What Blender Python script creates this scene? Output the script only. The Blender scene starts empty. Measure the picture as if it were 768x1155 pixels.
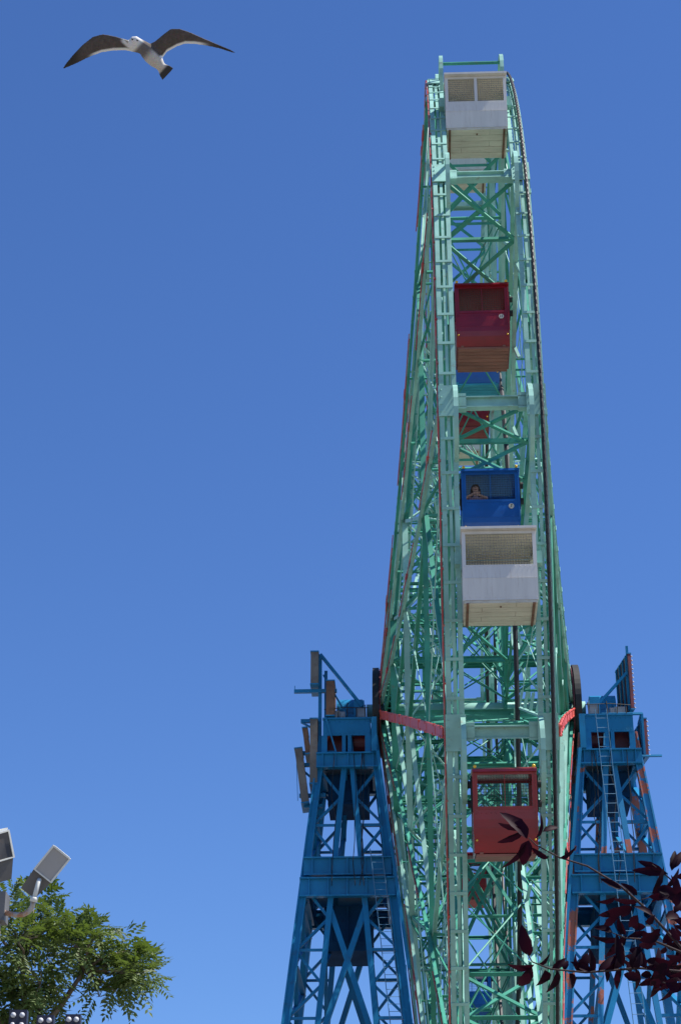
import bpy, bmesh, math, random
from mathutils import Vector as V, Matrix, noise as mnoise
random.seed(7)
sc = bpy.context.scene
COL = sc.collection
rad = math.radians

# ------------------------------------------------------------------ camera constants (metres, world origin under the camera)
FPX, PITCH, YAW, EYE = 2250.0, rad(26.39), rad(2.37), 1.6
HUB = V((1.9, 62.2, 25.0))

def pix(px, py, dist):
    """world point seen at photo pixel (px,py), dist metres away"""
    a = (px - 384) / FPX; b = (577.5 - py) / FPX
    yr = math.cos(PITCH) - b * math.sin(PITCH); z = math.sin(PITCH) + b * math.cos(PITCH)
    x = a * math.cos(YAW) - yr * math.sin(YAW); y = a * math.sin(YAW) + yr * math.cos(YAW)
    return V((x, y, z)).normalized() * dist + V((0, 0, EYE))

# ------------------------------------------------------------------ materials
def newmat(name):
    m = bpy.data.materials.new(name); m.use_nodes = True
    nt = m.node_tree; b = nt.nodes['Principled BSDF']
    return m, nt, b

def paint(name, base, rough=0.5, var=0.18, dirt=(0.12, 0.07, 0.04), dirt_amt=0.25, scale=1.2, metallic=0.0,
          bump=0.0, dirt_lo=0.58, dirt_hi=0.72, stretch=(1, 1, 1), coat=0.0, spec=0.5):
    m, nt, b = newmat(name); N = nt.nodes; L = nt.links
    tc = N.new('ShaderNodeTexCoord'); mp = N.new('ShaderNodeMapping'); mp.inputs['Scale'].default_value = stretch
    L.new(tc.outputs['Object'], mp.inputs['Vector'])
    n1 = N.new('ShaderNodeTexNoise'); n1.inputs['Scale'].default_value = scale; n1.inputs['Detail'].default_value = 5
    n2 = N.new('ShaderNodeTexNoise'); n2.inputs['Scale'].default_value = scale * 3.3; n2.inputs['Detail'].default_value = 8
    n2.inputs['Roughness'].default_value = 0.65
    L.new(mp.outputs[0], n1.inputs['Vector']); L.new(mp.outputs[0], n2.inputs['Vector'])
    r1 = N.new('ShaderNodeValToRGB')
    lo = [max(0, c * (1 - var)) for c in base]; hi = [min(1, c * (1 + var)) for c in base]
    r1.color_ramp.elements[0].position = 0.3; r1.color_ramp.elements[0].color = (*lo, 1)
    r1.color_ramp.elements[1].position = 0.7; r1.color_ramp.elements[1].color = (*hi, 1)
    L.new(n1.outputs['Fac'], r1.inputs['Fac'])
    r2 = N.new('ShaderNodeMapRange'); r2.inputs['From Min'].default_value = dirt_lo; r2.inputs['From Max'].default_value = dirt_hi
    r2.inputs['To Max'].default_value = dirt_amt
    L.new(n2.outputs['Fac'], r2.inputs['Value'])
    mx = N.new('ShaderNodeMix'); mx.data_type = 'RGBA'
    L.new(r2.outputs[0], mx.inputs['Factor']); L.new(r1.outputs['Color'], mx.inputs['A'])
    mx.inputs['B'].default_value = (*dirt, 1)
    L.new(mx.outputs['Result'], b.inputs['Base Color'])
    b.inputs['Roughness'].default_value = rough; b.inputs['Metallic'].default_value = metallic
    b.inputs['Specular IOR Level'].default_value = spec
    if coat: b.inputs['Coat Weight'].default_value = coat; b.inputs['Coat Roughness'].default_value = 0.15
    if bump:
        bp = N.new('ShaderNodeBump'); bp.inputs['Strength'].default_value = bump; bp.inputs['Distance'].default_value = 0.01
        L.new(n2.outputs['Fac'], bp.inputs['Height']); L.new(bp.outputs[0], b.inputs['Normal'])
    return m

M = {}
M['mint'] = paint('mint_paint', (0.048, 0.265, 0.19), 0.55, 0.3, (0.20, 0.15, 0.095), 0.7, 1.1, dirt_lo=.6, dirt_hi=.72, spec=0.25)
M['mint_pale'] = paint('mint_paint_new', (0.255, 0.475, 0.405), 0.5, 0.2, (0.22, 0.17, 0.11), 0.7, 1.5, dirt_lo=.6, dirt_hi=.74, spec=0.25)
M['blue'] = paint('tower_blue', (0.014, 0.185, 0.38), 0.4, 0.2, (0.05, 0.07, 0.09), 0.5, 0.7, dirt_lo=.58, dirt_hi=.74, spec=0.25)
M['blue_patched'] = paint('tower_blue_primer', (0.03, 0.22, 0.44), 0.45, 0.2, (0.42, 0.13, 0.075), 0.95, 0.28, dirt_lo=.525, dirt_hi=.54, spec=0.25)
M['shaded_blue'] = paint('shadow_blue_machinery', (0.010, 0.055, 0.13), 0.8, 0.3, (0.02, 0.02, 0.025), 0.5, 1.2, spec=0.1)  # tower blue darkened, the shade under the decks is put into the colour
M['red_tube'] = paint('red_light_tube', (0.46, 0.055, 0.045), 0.4, 0.3, (0.34, 0.22, 0.18), 0.85, 0.8, dirt_lo=.47, dirt_hi=.6)
M['red_arm'] = paint('red_arm_paint', (0.58, 0.075, 0.05), 0.5, 0.2, (0.5, 0.3, 0.27), 0.5, 1.5)
M['black'] = paint('black_rubber', (0.010, 0.010, 0.011), 0.6, 0.3, (0.03, 0.027, 0.025), 0.3, 3)
M['steel'] = paint('grey_steel', (0.23, 0.24, 0.25), 0.45, 0.2, (0.14, 0.08, 0.05), 0.5, 2, metallic=0.5)
M['white_steel'] = paint('ladder_paint', (0.09, 0.22, 0.36), 0.5, 0.1, (0.25, 0.2, 0.15), 0.3, 3)
M['white_car'] = paint('white_car_paint', (0.63, 0.60, 0.54), 0.4, 0.06, (0.34, 0.25, 0.16), 0.5, 2.2, dirt_lo=.55, dirt_hi=.8, coat=.2, stretch=(2.6, 1, .35))
M['cream'] = paint('cream_inner_paint', (0.74, 0.69, 0.55), 0.6, 0.1, (0.3, 0.2, 0.1), 0.4, 1.8)
M['cream_wood'] = paint('cream_floor_boards', (0.54, 0.51, 0.41), 0.7, 0.15, (0.24, 0.13, 0.06), 0.75, 1.8, dirt_lo=.55, dirt_hi=.78, stretch=(0.6, 3, 3), bump=.3)
M['red_car'] = paint('red_car_paint', (0.235, 0.004, 0.011), 0.3, 0.2, (0.14, 0.015, 0.01), 0.4, 1.3, coat=.2)
M['blue_car'] = paint('blue_car_paint', (0.006, 0.092, 0.37), 0.3, 0.15, (0.02, 0.06, 0.2), 0.4, 1.3, coat=.3)
M['brown_wood'] = paint('brown_floor_boards', (0.23, 0.085, 0.055), 0.65, 0.3, (0.06, 0.03, 0.02), 0.6, 1.8, stretch=(0.6, 3, 3), bump=.3)
M['red_wood'] = paint('red_floor_boards', (0.26, 0.035, 0.03), 0.65, 0.3, (0.08, 0.03, 0.02), 0.6, 1.8, stretch=(0.6, 3, 3), bump=.3)
M['teal_wood'] = paint('teal_floor_boards', (0.03, 0.24, 0.34), 0.65, 0.25, (0.03, 0.08, 0.1), 0.6, 1.8, stretch=(0.6, 3, 3), bump=.3)
M['mesh_wire'] = paint('galvanised_wire', (0.30, 0.28, 0.24), 0.5, 0.2, (0.12, 0.07, 0.04), 0.5, 4, metallic=0.3)
M['dark_wire'] = paint('dark_painted_wire', (0.025, 0.025, 0.03), 0.5, 0.2, (0.02, 0.02, 0.02), 0.3, 4)
M['amber'] = paint('amber_bulb_glass', (0.85, 0.50, 0.03), 0.2, 0.1, (0.6, 0.3, 0.02), 0.2, 5)
M['bulb'] = paint('frosted_bulb', (0.66, 0.66, 0.66), 0.25, 0.06, (0.6, 0.58, 0.5), 0.2, 5)
M['badge'] = paint('badge_plate', (0.62, 0.55, 0.48), 0.5, 0.1, (0.3, 0.25, 0.2), 0.3, 6)
M['ink'] = paint('badge_ink', (0.02, 0.018, 0.02), 0.6, 0.1, (0.03, 0.03, 0.03), 0.2, 6)
M['maroon'] = paint('maroon_sheet', (0.12, 0.016, 0.022), 0.5, 0.35, (0.08, 0.03, 0.03), 0.6, 2)
M['tan_metal'] = paint('tan_sign_metal', (0.17, 0.145, 0.12), 0.65, 0.35, (0.10, 0.06, 0.04), 0.75, 0.9, dirt_lo=.5, dirt_hi=.7)
M['rust'] = paint('rusty_sheet', (0.17, 0.085, 0.05), 0.75, 0.4, (0.05, 0.03, 0.02), 0.7, 1.2, dirt_lo=.5, dirt_hi=.7)
M['lamp_grey'] = paint('lamp_housing', (0.11, 0.105, 0.10), 0.55, 0.15, (0.08, 0.07, 0.06), 0.4, 4)
M['lamp_frame'] = paint('lamp_frame', (0.66, 0.66, 0.60), 0.5, 0.1, (0.4, 0.35, 0.25), 0.4, 5)
M['lamp_lens'] = paint('frosted_lens', (0.33, 0.32, 0.31), 0.35, 0.07, (0.3, 0.27, 0.22), 0.3, 3, coat=.4)
M['dark_glass'] = paint('dark_lamp_glass', (0.06, 0.06, 0.065), 0.12, 0.2, (0.14, 0.08, 0.05), 0.6, 3, coat=.5)
M['pipe'] = paint('rusty_pipe', (0.42, 0.38, 0.33), 0.5, 0.2, (0.35, 0.14, 0.05), 0.9, 3.5, metallic=.2, dirt_lo=.45, dirt_hi=.6)
M['dull_bulb'] = paint('dull_bulb', (0.42, 0.43, 0.46), 0.4, 0.2, (0.2, 0.2, 0.2), 0.4, 5)
M['navy'] = paint('navy_sign_sheet', (0.016, 0.017, 0.04), 0.5, 0.2, (0.05, 0.05, 0.06), 0.3, 3)
M['bark'] = paint('grey_bark', (0.15, 0.115, 0.08), 0.9, 0.3, (0.06, 0.05, 0.04), 0.6, 5, bump=.6)
M['plum_bark'] = paint('dark_plum_bark', (0.025, 0.011, 0.012), 0.85, 0.3, (0.02, 0.015, 0.015), 0.5, 20, bump=.4)
M['paving'] = paint('paving', (0.18, 0.17, 0.15), 0.9, 0.2, (0.2, 0.18, 0.16), 0.5, 0.3, bump=.3)
M['concrete'] = paint('concrete', (0.36, 0.35, 0.33), 0.85, 0.15, (0.15, 0.13, 0.11), 0.5, 0.8, bump=.3)
M['skin'] = paint('skin', (0.58, 0.34, 0.26), 0.5, 0.05, (0.42, 0.2, 0.14), 0.2, 8)
M['pink_cloth'] = paint('mauve_cloth', (0.60, 0.34, 0.36), 0.9, 0.12, (0.35, 0.15, 0.2), 0.3, 9)
M['hair'] = paint('brown_hair', (0.06, 0.028, 0.016), 0.6, 0.3, (0.03, 0.015, 0.01), 0.4, 20)

def leafmat(name, lo, hi, trans, tw):
    m, nt, b = newmat(name); N = nt.nodes; L = nt.links
    tc = N.new('ShaderNodeTexCoord'); n = N.new('ShaderNodeTexNoise'); n.inputs['Scale'].default_value = 3.0
    n.inputs['Detail'].default_value = 4; L.new(tc.outputs['Object'], n.inputs['Vector'])
    at = N.new('ShaderNodeAttribute'); at.attribute_name = 'leafvar'
    ad = N.new('ShaderNodeMath'); ad.operation = 'MULTIPLY_ADD'; ad.inputs[1].default_value = 0.55
    L.new(at.outputs['Fac'], ad.inputs[0])
    h = N.new('ShaderNodeMath'); h.operation = 'MULTIPLY'; h.inputs[1].default_value = 0.5
    L.new(n.outputs['Fac'], h.inputs[0]); L.new(h.outputs[0], ad.inputs[2])
    r = N.new('ShaderNodeValToRGB'); b.inputs['Specular IOR Level'].default_value = 0.08 if 'plum' in name else 0.5
    r.color_ramp.elements[0].position = 0.15; r.color_ramp.elements[1].position = 0.8
    r.color_ramp.elements[0].color = (*lo, 1); r.color_ramp.elements[1].color = (*hi, 1)
    L.new(ad.outputs[0], r.inputs['Fac']); L.new(r.outputs['Color'], b.inputs['Base Color'])
    b.inputs['Roughness'].default_value = 0.58
    t = N.new('ShaderNodeBsdfTranslucent'); t.inputs['Color'].default_value = (*trans, 1)
    mx = N.new('ShaderNodeMixShader'); mx.inputs[0].default_value = tw
    L.new(b.outputs[0], mx.inputs[1]); L.new(t.outputs[0], mx.inputs[2])
    L.new(mx.outputs[0], N['Material Output'].inputs['Surface'])
    return m
M['leaf'] = leafmat('green_leaf', (0.035, 0.062, 0.012), (0.10, 0.15, 0.032), (0.16, 0.24, 0.03), 0.25)
M['plum_leaf'] = leafmat('plum_leaf', (0.005, 0.0014, 0.005), (0.017, 0.0022, 0.009), (0.04, 0.003, 0.012), 0.14)

# ------------------------------------------------------------------ mesh builder
class MB:
    def __init__(s): s.v = []; s.f = []; s.sm = False
    def hexa(s, c):
        n = len(s.v); s.v += [tuple(p) for p in c]
        for q in ((0, 3, 2, 1), (4, 5, 6, 7), (0, 1, 5, 4), (1, 2, 6, 5), (2, 3, 7, 6), (3, 0, 4, 7)):
            s.f.append(tuple(n + i for i in q))
        return s
    def box(s, x0, x1, y0, y1, z0, z1):
        x0, x1 = min(x0, x1), max(x0, x1); y0, y1 = min(y0, y1), max(y0, y1); z0, z1 = min(z0, z1), max(z0, z1)
        return s.hexa([(x0, y0, z0), (x1, y0, z0), (x1, y1, z0), (x0, y1, z0), (x0, y0, z1), (x1, y0, z1), (x1, y1, z1), (x0, y1, z1)])
    def bar(s, p, q, w, h, up=(1, 0, 0)):
        p = V(p); q = V(q); d = q - p
        if d.length < 1e-6: return s
        d.normalize(); u = V(up)
        sd = d.cross(u)
        if sd.length < 1e-4: sd = d.cross(V((0, 0.3, 1)))
        sd.normalize(); u = sd.cross(d).normalized()
        a = sd * (w / 2); b = u * (h / 2)
        return s.hexa([p - a - b, p + a - b, p + a + b, p - a + b, q - a - b, q + a - b, q + a + b, q - a + b])
    def angle(s, p, q, w, t, up=(1, 0, 0)):
        """rolled steel angle (L section)"""
        p = V(p); q = V(q); d = (q - p).normalized(); u = V(up); sd = d.cross(u)
        if sd.length < 1e-4: sd = d.cross(V((0, 0.3, 1)))
        sd.normalize(); u = sd.cross(d).normalized()
        o = u * (w / 2)
        s.bar(p, q, w, t, u)
        s.bar(p + sd * (w / 2 - t / 2) + u * (w / 2 + t / 2), q + sd * (w / 2 - t / 2) + u * (w / 2 + t / 2), t, w, u)
        return s
    def ibeam(s, p, q, w, h, up=(0, 0, 1), t=0.03):
        p = V(p); q = V(q); d = (q - p).normalized(); u = V(up); sd = d.cross(u).normalized(); u = sd.cross(d).normalized()
        s.bar(p, q, t, h - 2 * t, u)
        for k in (-1, 1):
            o = u * (k * (h / 2 - t / 2)); s.bar(p + o, q + o, w, t, u)
        return s
    def tube(s, pts, r, n=6, cap=True, closed=False):
        pts = [V(p) for p in pts]; m = len(pts); rs = r if isinstance(r, (list, tuple)) else [r] * m
        base = len(s.v); ref = None
        for i, p in enumerate(pts):
            if closed: d = pts[(i + 1) % m] - pts[i - 1]
            else: d = pts[min(i + 1, m - 1)] - pts[max(i - 1, 0)]
            d.normalize()
            if ref is None: ref = d.orthogonal().normalized()
            a = (ref - d * ref.dot(d))
            a = a.normalized() if a.length > 1e-5 else d.orthogonal().normalized()
            ref = a; b = d.cross(a)
            for k in range(n):
                t = 2 * math.pi * k / n; s.v.append(tuple(p + (a * math.cos(t) + b * math.sin(t)) * rs[i]))
        for i in range(m if closed else m - 1):
            j = (i + 1) % m
            for k in range(n):
                k2 = (k + 1) % n
                s.f.append((base + i * n + k, base + i * n + k2, base + j * n + k2, base + j * n + k))
        if cap and not closed:
            s.f.append(tuple(base + k for k in reversed(range(n)))); s.f.append(tuple(base + (m - 1) * n + k for k in range(n)))
        return s
    def ringx(s, X, w, r0, r1, n=128):
        """rectangular ring about the X axis"""
        b = len(s.v)
        for i in range(n):
            t = 2 * math.pi * i / n; c, q = -math.cos(t), math.sin(t)
            for (x, r) in ((X - w / 2, r0), (X + w / 2, r0), (X + w / 2, r1), (X - w / 2, r1)):
                s.v.append((x, c * r, q * r))
        for i in range(n):
            j = (i + 1) % n
            for k in range(4):
                k2 = (k + 1) % 4
                s.f.append((b + i * 4 + k, b + j * 4 + k, b + j * 4 + k2, b + i * 4 + k2))
        return s
    def discx(s, x0, x1, r, n=48):
        b = len(s.v)
        for x in (x0, x1):
            for i in range(n):
                t = 2 * math.pi * i / n; s.v.append((x, math.cos(t) * r, math.sin(t) * r))
        for i in range(n):
            j = (i + 1) % n; s.f.append((b + i, b + j, b + n + j, b + n + i))
        s.f.append(tuple(b + i for i in reversed(range(n)))); s.f.append(tuple(b + n + i for i in range(n)))
        return s
    def ball(s, c, r, n=8, m=5):
        c = V(c); b = len(s.v)
        s.v.append(tuple(c + V((0, 0, r))))
        for i in range(1, m):
            ph = math.pi * i / m
            for k in range(n):
                t = 2 * math.pi * k / n
                s.v.append(tuple(c + V((math.sin(ph) * math.cos(t), math.sin(ph) * math.sin(t), math.cos(ph))) * r))
        s.v.append(tuple(c - V((0, 0, r)))); e = len(s.v) - 1
        for k in range(n): s.f.append((b, b + 1 + k, b + 1 + (k + 1) % n))
        for i in range(m - 2):
            for k in range(n):
                k2 = (k + 1) % n; a = b + 1 + i * n
                s.f.append((a + k, a + n + k, a + n + k2, a + k2))
        a = b + 1 + (m - 2) * n
        for k in range(n): s.f.append((a + k, e, a + (k + 1) % n))
        return s
    def prism(s, prof, x0, x1):
        """closed YZ profile extruded along X"""
        b = len(s.v); n = len(prof)
        for x in (x0, x1):
            for (y, z) in prof: s.v.append((x, y, z))
        for i in range(n):
            j = (i + 1) % n; s.f.append((b + i, b + j, b + n + j, b + n + i))
        s.f.append(tuple(b + i for i in reversed(range(n)))); s.f.append(tuple(b + n + i for i in range(n)))
        return s
    def build(s, name, mat, parent=None, smooth=False, loc=None):
        me = bpy.data.meshes.new(name); me.from_pydata(s.v, [], s.f); me.update()
        bm = bmesh.new(); bm.from_mesh(me); bmesh.ops.recalc_face_normals(bm, faces=bm.faces); bm.to_mesh(me); bm.free()
        if smooth:
            for p in me.polygons: p.use_smooth = True
        me.materials.append(mat)
        o = bpy.data.objects.new(name, me); COL.objects.link(o)
        if parent: o.parent = parent
        if loc is not None: o.location = loc
        return o

def thing(name, label, cat, loc=(0, 0, 0), group=None, rot=(0, 0, 0)):
    o = bpy.data.objects.new(name, None); COL.objects.link(o); o.location = loc; o.rotation_euler = rot
    o.empty_display_size = 0.3
    o['label'] = label; o['category'] = cat
    if group: o['group'] = group
    return o
def tag(o, label, cat, group=None):
    o['label'] = label; o['category'] = cat
    if group: o['group'] = group
    return o
def kids(o): return [c for c in o.children]
def dup(root, loc, rot=None, swap=None):
    r = root.copy(); COL.objects.link(r); r.location = loc
    if rot: r.rotation_euler = rot
    def rec(src, dst):
        for ch in kids(src):
            c = ch.copy(); COL.objects.link(c); c.parent = dst
            if swap and c.type == 'MESH' and c.data.materials and c.data.materials[0].name in swap:
                key = c.data.name + '_' + swap[c.data.materials[0].name].name
                if key in bpy.data.meshes: c.data = bpy.data.meshes[key]
                else:
                    me = c.data.copy(); me.name = key; me.materials[0] = swap[c.data.materials[0].name]; c.data = me
            rec(ch, c)
    rec(root, r)
    return r

# ------------------------------------------------------------------ the wheel
R = 20.5; TH0 = -21.9; STEP = 22.5; RX = 1.05; HX = 3.1
def P(X, r, th):
    t = rad(th); return V((X, -r * math.cos(t), r * math.sin(t)))
def rdir(th): return P(0, 1, th)
def tdir(th): return P(0, 1, th + 90)
def coneX(r):
    f = (r - 0.9) / (R - 0.9); return HX + (1.24 - HX) * f - 0.10 * math.sin(math.pi * min(1, max(0, f)))
TH = [TH0 + STEP * k for k in range(16)]

wheel = thing('ferris_wheel', 'tall mint green lattice ferris wheel seen nearly edge on between two blue towers', 'ferris wheel', HUB)

# rims: laced box rings
for s in (-1, 1):
    m = MB()
    for dx in (-0.15, 0.15):
        m.ringx(s * RX + dx, 0.11, R - 0.30, R, 192)
    m.ringx(s * RX, 0.075, R - 0.10, R - 0.03, 192)
    nb = 144
    for i in range(nb):
        th = 360 * i / nb + 0.3
        c = P(s * RX, R + 0.012, th); t = tdir(th) * 0.036
        m.bar(c - t, c + t, 0.41, 0.022, rdir(th))
    for th in TH:
        c = P(s * RX, R + 0.03, th); t = tdir(th) * 0.42
        m.bar(c - t, c + t, 0.47, 0.03, rdir(th))
        for q in (-0.30, -0.1, 0.1, 0.30):       # bolt heads
            for e in (-0.17, 0.17):
                m.ball(c + tdir(th) * q + V((e, 0, 0)) + rdir(th) * 0.02, 0.025, 5, 3)
    rim = m.build('rim', M['mint_pale'], wheel)
    # inner chord of the rim with zigzag lacing between the two
    m = MB(); ri = 18.7
    m.ringx(s * 0.98, 0.06, ri - 0.08, ri, 128)
    nz = 48
    for i in range(nz):
        a = 360 / nz * i; b2 = a + 360 / nz
        if i % 2: a, b2 = b2, a
        m.bar(P(s * 0.99, ri, a), P(s * 0.99, R - 0.33, b2), 0.05, 0.04)
    m.build('inner_rim', M['mint'], wheel)
    if s > 0: continue
    # red light tube round the outside of the left rim
    m = MB()
    m.tube([P(s * (RX + 0.25), R - 0.05, a * 360 / 160) for a in range(160)], 0.024, 6, closed=True)
    for i in range(96):
        c = P(s * (RX + 0.22), R - 0.05, i * 3.75); m.bar(c - V((0.05, 0, 0)), c + V((0.05, 0, 0)), 0.05, 0.06, rdir(i * 3.75))
    m.build('rim_light_tube', M['red_tube'], wheel)

# spokes, each a small truss from the wide hub to the narrow rim
NODES = [1.0, 4.3, 6.3, 8.4, 11.4, 14.4, 17.4, 20.2]
rnd = random.Random(3)
for s in (-1, 1):
    for k, th in enumerate(TH):
        m = MB(); T = tdir(th)
        A = lambda r, o=0.0, dx=0.0: P(s * (coneX(r) + dx), r, th) + T * o
        Bc = lambda r, o=0.0: P(s * 0.97, r, th) + T * o
        for o in (-0.07, 0.07):
            rs_ = [0.9, 4.3, 8.4, 14.4, R - 0.1]
            for i in range(4): m.bar(A(rs_[i], o), A(rs_[i + 1], o), 0.05, 0.085)
        r = 1.2
        while r < R - 0.4:
            m.bar(A(r, -0.1, .05), A(r, 0.1, .05), 0.07, 0.016); r += 0.85
        spoke = m.build('spoke', M['mint_pale'] if k % 3 else M['mint'], wheel)
        m = MB()
        m.bar(Bc(0.5), Bc(R - 0.33), 0.085, 0.085)
        for i in range(len(NODES) - 1):
            r0, r1 = NODES[i], NODES[i + 1]
            m.angle(A(r0), Bc(r0), 0.06, 0.016, T)
            if i % 2: m.angle(A(r0), Bc(r1), 0.065, 0.016, T)
            else: m.angle(Bc(r0), A(r1), 0.065, 0.016, T)
        for r0 in NODES:      # gusset plates
            c = A(r0, 0, -.02); d = rdir(th) * 0.2
            m.bar(c - d * .7, c + d * .7, 0.22, 0.02)
            c = Bc(r0); m.bar(c - d * .6, c + d * .6, 0.2, 0.02)
        m.build('lacing', M['mint'], spoke)
        m = MB()
        if s > 0 and k not in (0, 15, 14): continue
        bold = (k == 0)                  # one pair of arms carries a full double row of tubes on red battens
        for o in ((-0.11, 0.11) if bold else (0.0,)):
            pts = [A(rr, o + rnd.uniform(-.012, .012), 0.08 + rnd.uniform(-.012, .012)) for rr in [1.0 + 1.38 * i for i in range(15)]]
            if not bold:                # faded tubes with gaps, each run a piece of its own
                for q0 in (0, 5, 10):
                    run = pts[q0:q0 + 5]; run[-1] = run[-2].lerp(run[-1], rnd.uniform(.1, 1.0))
                    if q0 and rnd.random() < .4: run = run[1:]
                    mr = MB(); mr.tube(run, 0.019, 6)
                    c = run[len(run) // 2]; d = (run[-1] - run[0]).normalized() * .16
                    if s < 0: mr.tube([c - d, c + d], 0.042, 6)
                    mr.build('light_tube', M['red_tube'], spoke)
                continue
            m.tube(pts, 0.03, 6)
            for i in range(10):
                rr = 1.4 + i * 2.05 + rnd.uniform(-.3, .3)
                c = A(rr, o, 0.08); d = rdir(th) * (0.11 if i % 3 else 0.22)
                m.tube([c - d, c + d], 0.04, 6)
        if bold:
            rs_ = [1.1, 4.3, 8.4, 14.4, R - .3]
            for i in range(4): m.bar(A(rs_[i], 0, .06), A(rs_[i + 1], 0, .06), 0.22, 0.07, rdir(th).cross(tdir(th)))
            for i in range(8):
                rr = 1.6 + i * 2.4; m.bar(A(rr, -.135, .085), A(rr, .135, .085), 0.07, 0.05)
        if bold: m.build('light_tube', M['red_arm'], spoke)

# polygon rings tying the spokes together
for s in (-1, 1):
    for (r, w, h) in ((4.3, 0.10, 0.22), (8.4, 0.09, 0.17), (14.4, 0.08, 0.14)):
        m = MB()
        for k in range(16):
            a, b2 = TH[k], TH[k] + STEP
            m.bar(P(s * (coneX(r) - .1), r, a), P(s * (coneX(r) - .1), r, b2), w, h)
            if r == 8.4: m.bar(P(s * 0.97, r, a), P(s * 0.97, r, b2), 0.08, 0.08)
            if r > 5:
                mid = (a + b2) / 2; rm = r * math.cos(rad(STEP / 2))
                q = P(s * 0.97, rm, mid) if r == 8.4 else P(s * 0.97, r, b2)
                if r == 8.4: m.bar(P(s * (coneX(r) - .12), r, a), q, 0.05, 0.05); m.bar(P(s * (coneX(r) - .12), r, b2), q, 0.05, 0.05)
        m.build('ring_beam', M['mint'] if r != 8.4 else M['mint_pale'], wheel)

# diagonal struts and thin tie rods between neighbouring spokes
for s in (-1, 1):
    for k in range(16):
        a, b2 = TH[k], TH[k] + STEP
        m = MB()
        C = lambda r, t: P(s * (coneX(r) - 0.1), r, t)
        u, v = (a, b2) if k % 2 == 0 else (b2, a)
        m.angle(C(8.4, u), C(14.4, v), 0.10, 0.022); m.angle(C(14.4, v), C(20.1, u), 0.10, 0.022)
        m.angle(C(4.3, u), C(8.4, v), 0.09, 0.02)
        m.bar(C(1.2, u), C(4.3, v), 0.07, 0.07)
        m.build('brace', M['mint_pale'] if k % 2 else M['mint'], wheel)
        m = MB()
        for (r0, r1) in ((4.3, 8.4), (8.4, 14.4), (14.4, 20.2)):
            for (u, v) in ((a, b2), (b2, a)):
                p, q = C(r0, u), C(r1, v); m.tube([p, q], 0.018, 5)
                c = p.lerp(q, 0.4); d = (q - p).normalized() * 0.22; m.tube([c - d, c + d], 0.035, 5)
        for (u, v) in ((a, b2), (b2, a)):
            m.tube([P(s * 0.97, 8.4, u), P(s * coneX(14.4), 14.4, v)], 0.016, 5)
        m.build('tie_rod', M['mint_pale'], wheel)

# frames across the wheel at each pair of spokes
for k, th in enumerate(TH):
    m = MB(); X0 = 0.97; up = tdir(th)
    m.ibeam(P(-RX + .2, R - 0.12, th), P(RX - .2, R - 0.12, th), 0.2, 0.30, up, .03)
    for sx in (-1, 1):
        m.bar(P(sx * 0.62, R - .12, th) + up * .02, P(sx * 0.86, R - .12, th) + up * .02, 0.2, 0.42, up)
    m.build('cross_beam', M['mint_pale'], wheel)
    m = MB()
    for r in (18.4, 16.4, 8.4, 4.3):
        m.angle(P(-X0, r, th), P(X0, r, th), 0.09, 0.025, up)
    m.ibeam(P(-coneX(4.3) + .2, 4.3, th) + up * .12, P(coneX(4.3) - .2, 4.3, th) + up * .12, 0.10, 0.14, up, .025)
    for (r0, r1, w) in ((16.4, 18.4, .10), (18.4, 20.3, .10), (4.3, 8.4, .10)):
        m.bar(P(-X0, r0, th) + up * .03, P(X0, r1, th) + up * .03, w, 0.05, up)
        m.bar(P(X0, r0, th) - up * .03, P(-X0, r1, th) - up * .03, w, 0.05, up)
    for (r0, r1) in ((8.4, 12.4), (12.4, 16.4), (1.2, 4.3)):
        m.tube([P(-X0, r0, th), P(X0, r1, th)], 0.025, 5); m.tube([P(X0, r0, th), P(-X0, r1, th)], 0.025, 5)
    m.build('cross_brace', M['mint'], wheel)

# tracks on which the swinging cars run (a long slot along every pair of spokes, on both sides)
def slot_pt(k, r, off=-0.62): return rdir(TH[k]) * r + tdir(TH[k]) * off
for k in range(16):
    if True:
        a = slot_pt(k, 9.4); b = slot_pt(k, 20.35)
        d = (b - a).normalized(); n = V((0, -d.z, d.y)); hw = 0.95
        loop = []
        for i in range(13):
            t = -math.pi / 2 + math.pi * i / 12; loop.append(b + d * (math.cos(t) * hw) + n * (math.sin(t) * hw))
        for i in range(13):
            t = math.pi / 2 + math.pi * i / 12; loop.append(a + d * (math.cos(t) * hw) + n * (math.sin(t) * hw))
        m = MB(); N_ = len(loop)
        for s in (-1, 1):
            c0 = (a + b) / 2
            base = len(m.v)
            for p in loop:
                q = c0 + (p - c0) * 1.0
                dn = (p - (a if (p - a).length < (p - b).length else b))
                dn = dn.normalized() * 0.05
                for (x, e) in ((s * 0.83, 0), (s * 0.94, 0), (s * 0.94, 1), (s * 0.83, 1)):
                    m.v.append((x, p.y + dn.y * e, p.z + dn.z * e))
            for i in range(N_):
                j = (i + 1) % N_
                for kk in range(4):
                    k2 = (kk + 1) % 4
                    m.f.append((base + i * 4 + kk, base + j * 4 + kk, base + j * 4 + k2, base + i * 4 + k2))
            # stubs fixing the rail to the frame
            for f_ in (0.1, 0.35, 0.6, 0.85):
                p = a.lerp(b, f_)
                for e in (-1, 1):
                    q = p + n * (hw * e); m.bar(V((s * .9, q.y, q.z)), V((s * 1.0, q.y + n.y * e * .5, q.z + n.z * e * .5)), .08, .08)
        m.build('track_rail', M['mint_pale'], wheel)

m = MB(); m.tube([P(-.9, 21.05, TH[3]), P(.9, 21.05, TH[3])], .05, 8); m.build('cross_tube', M['mint'], wheel)

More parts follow.
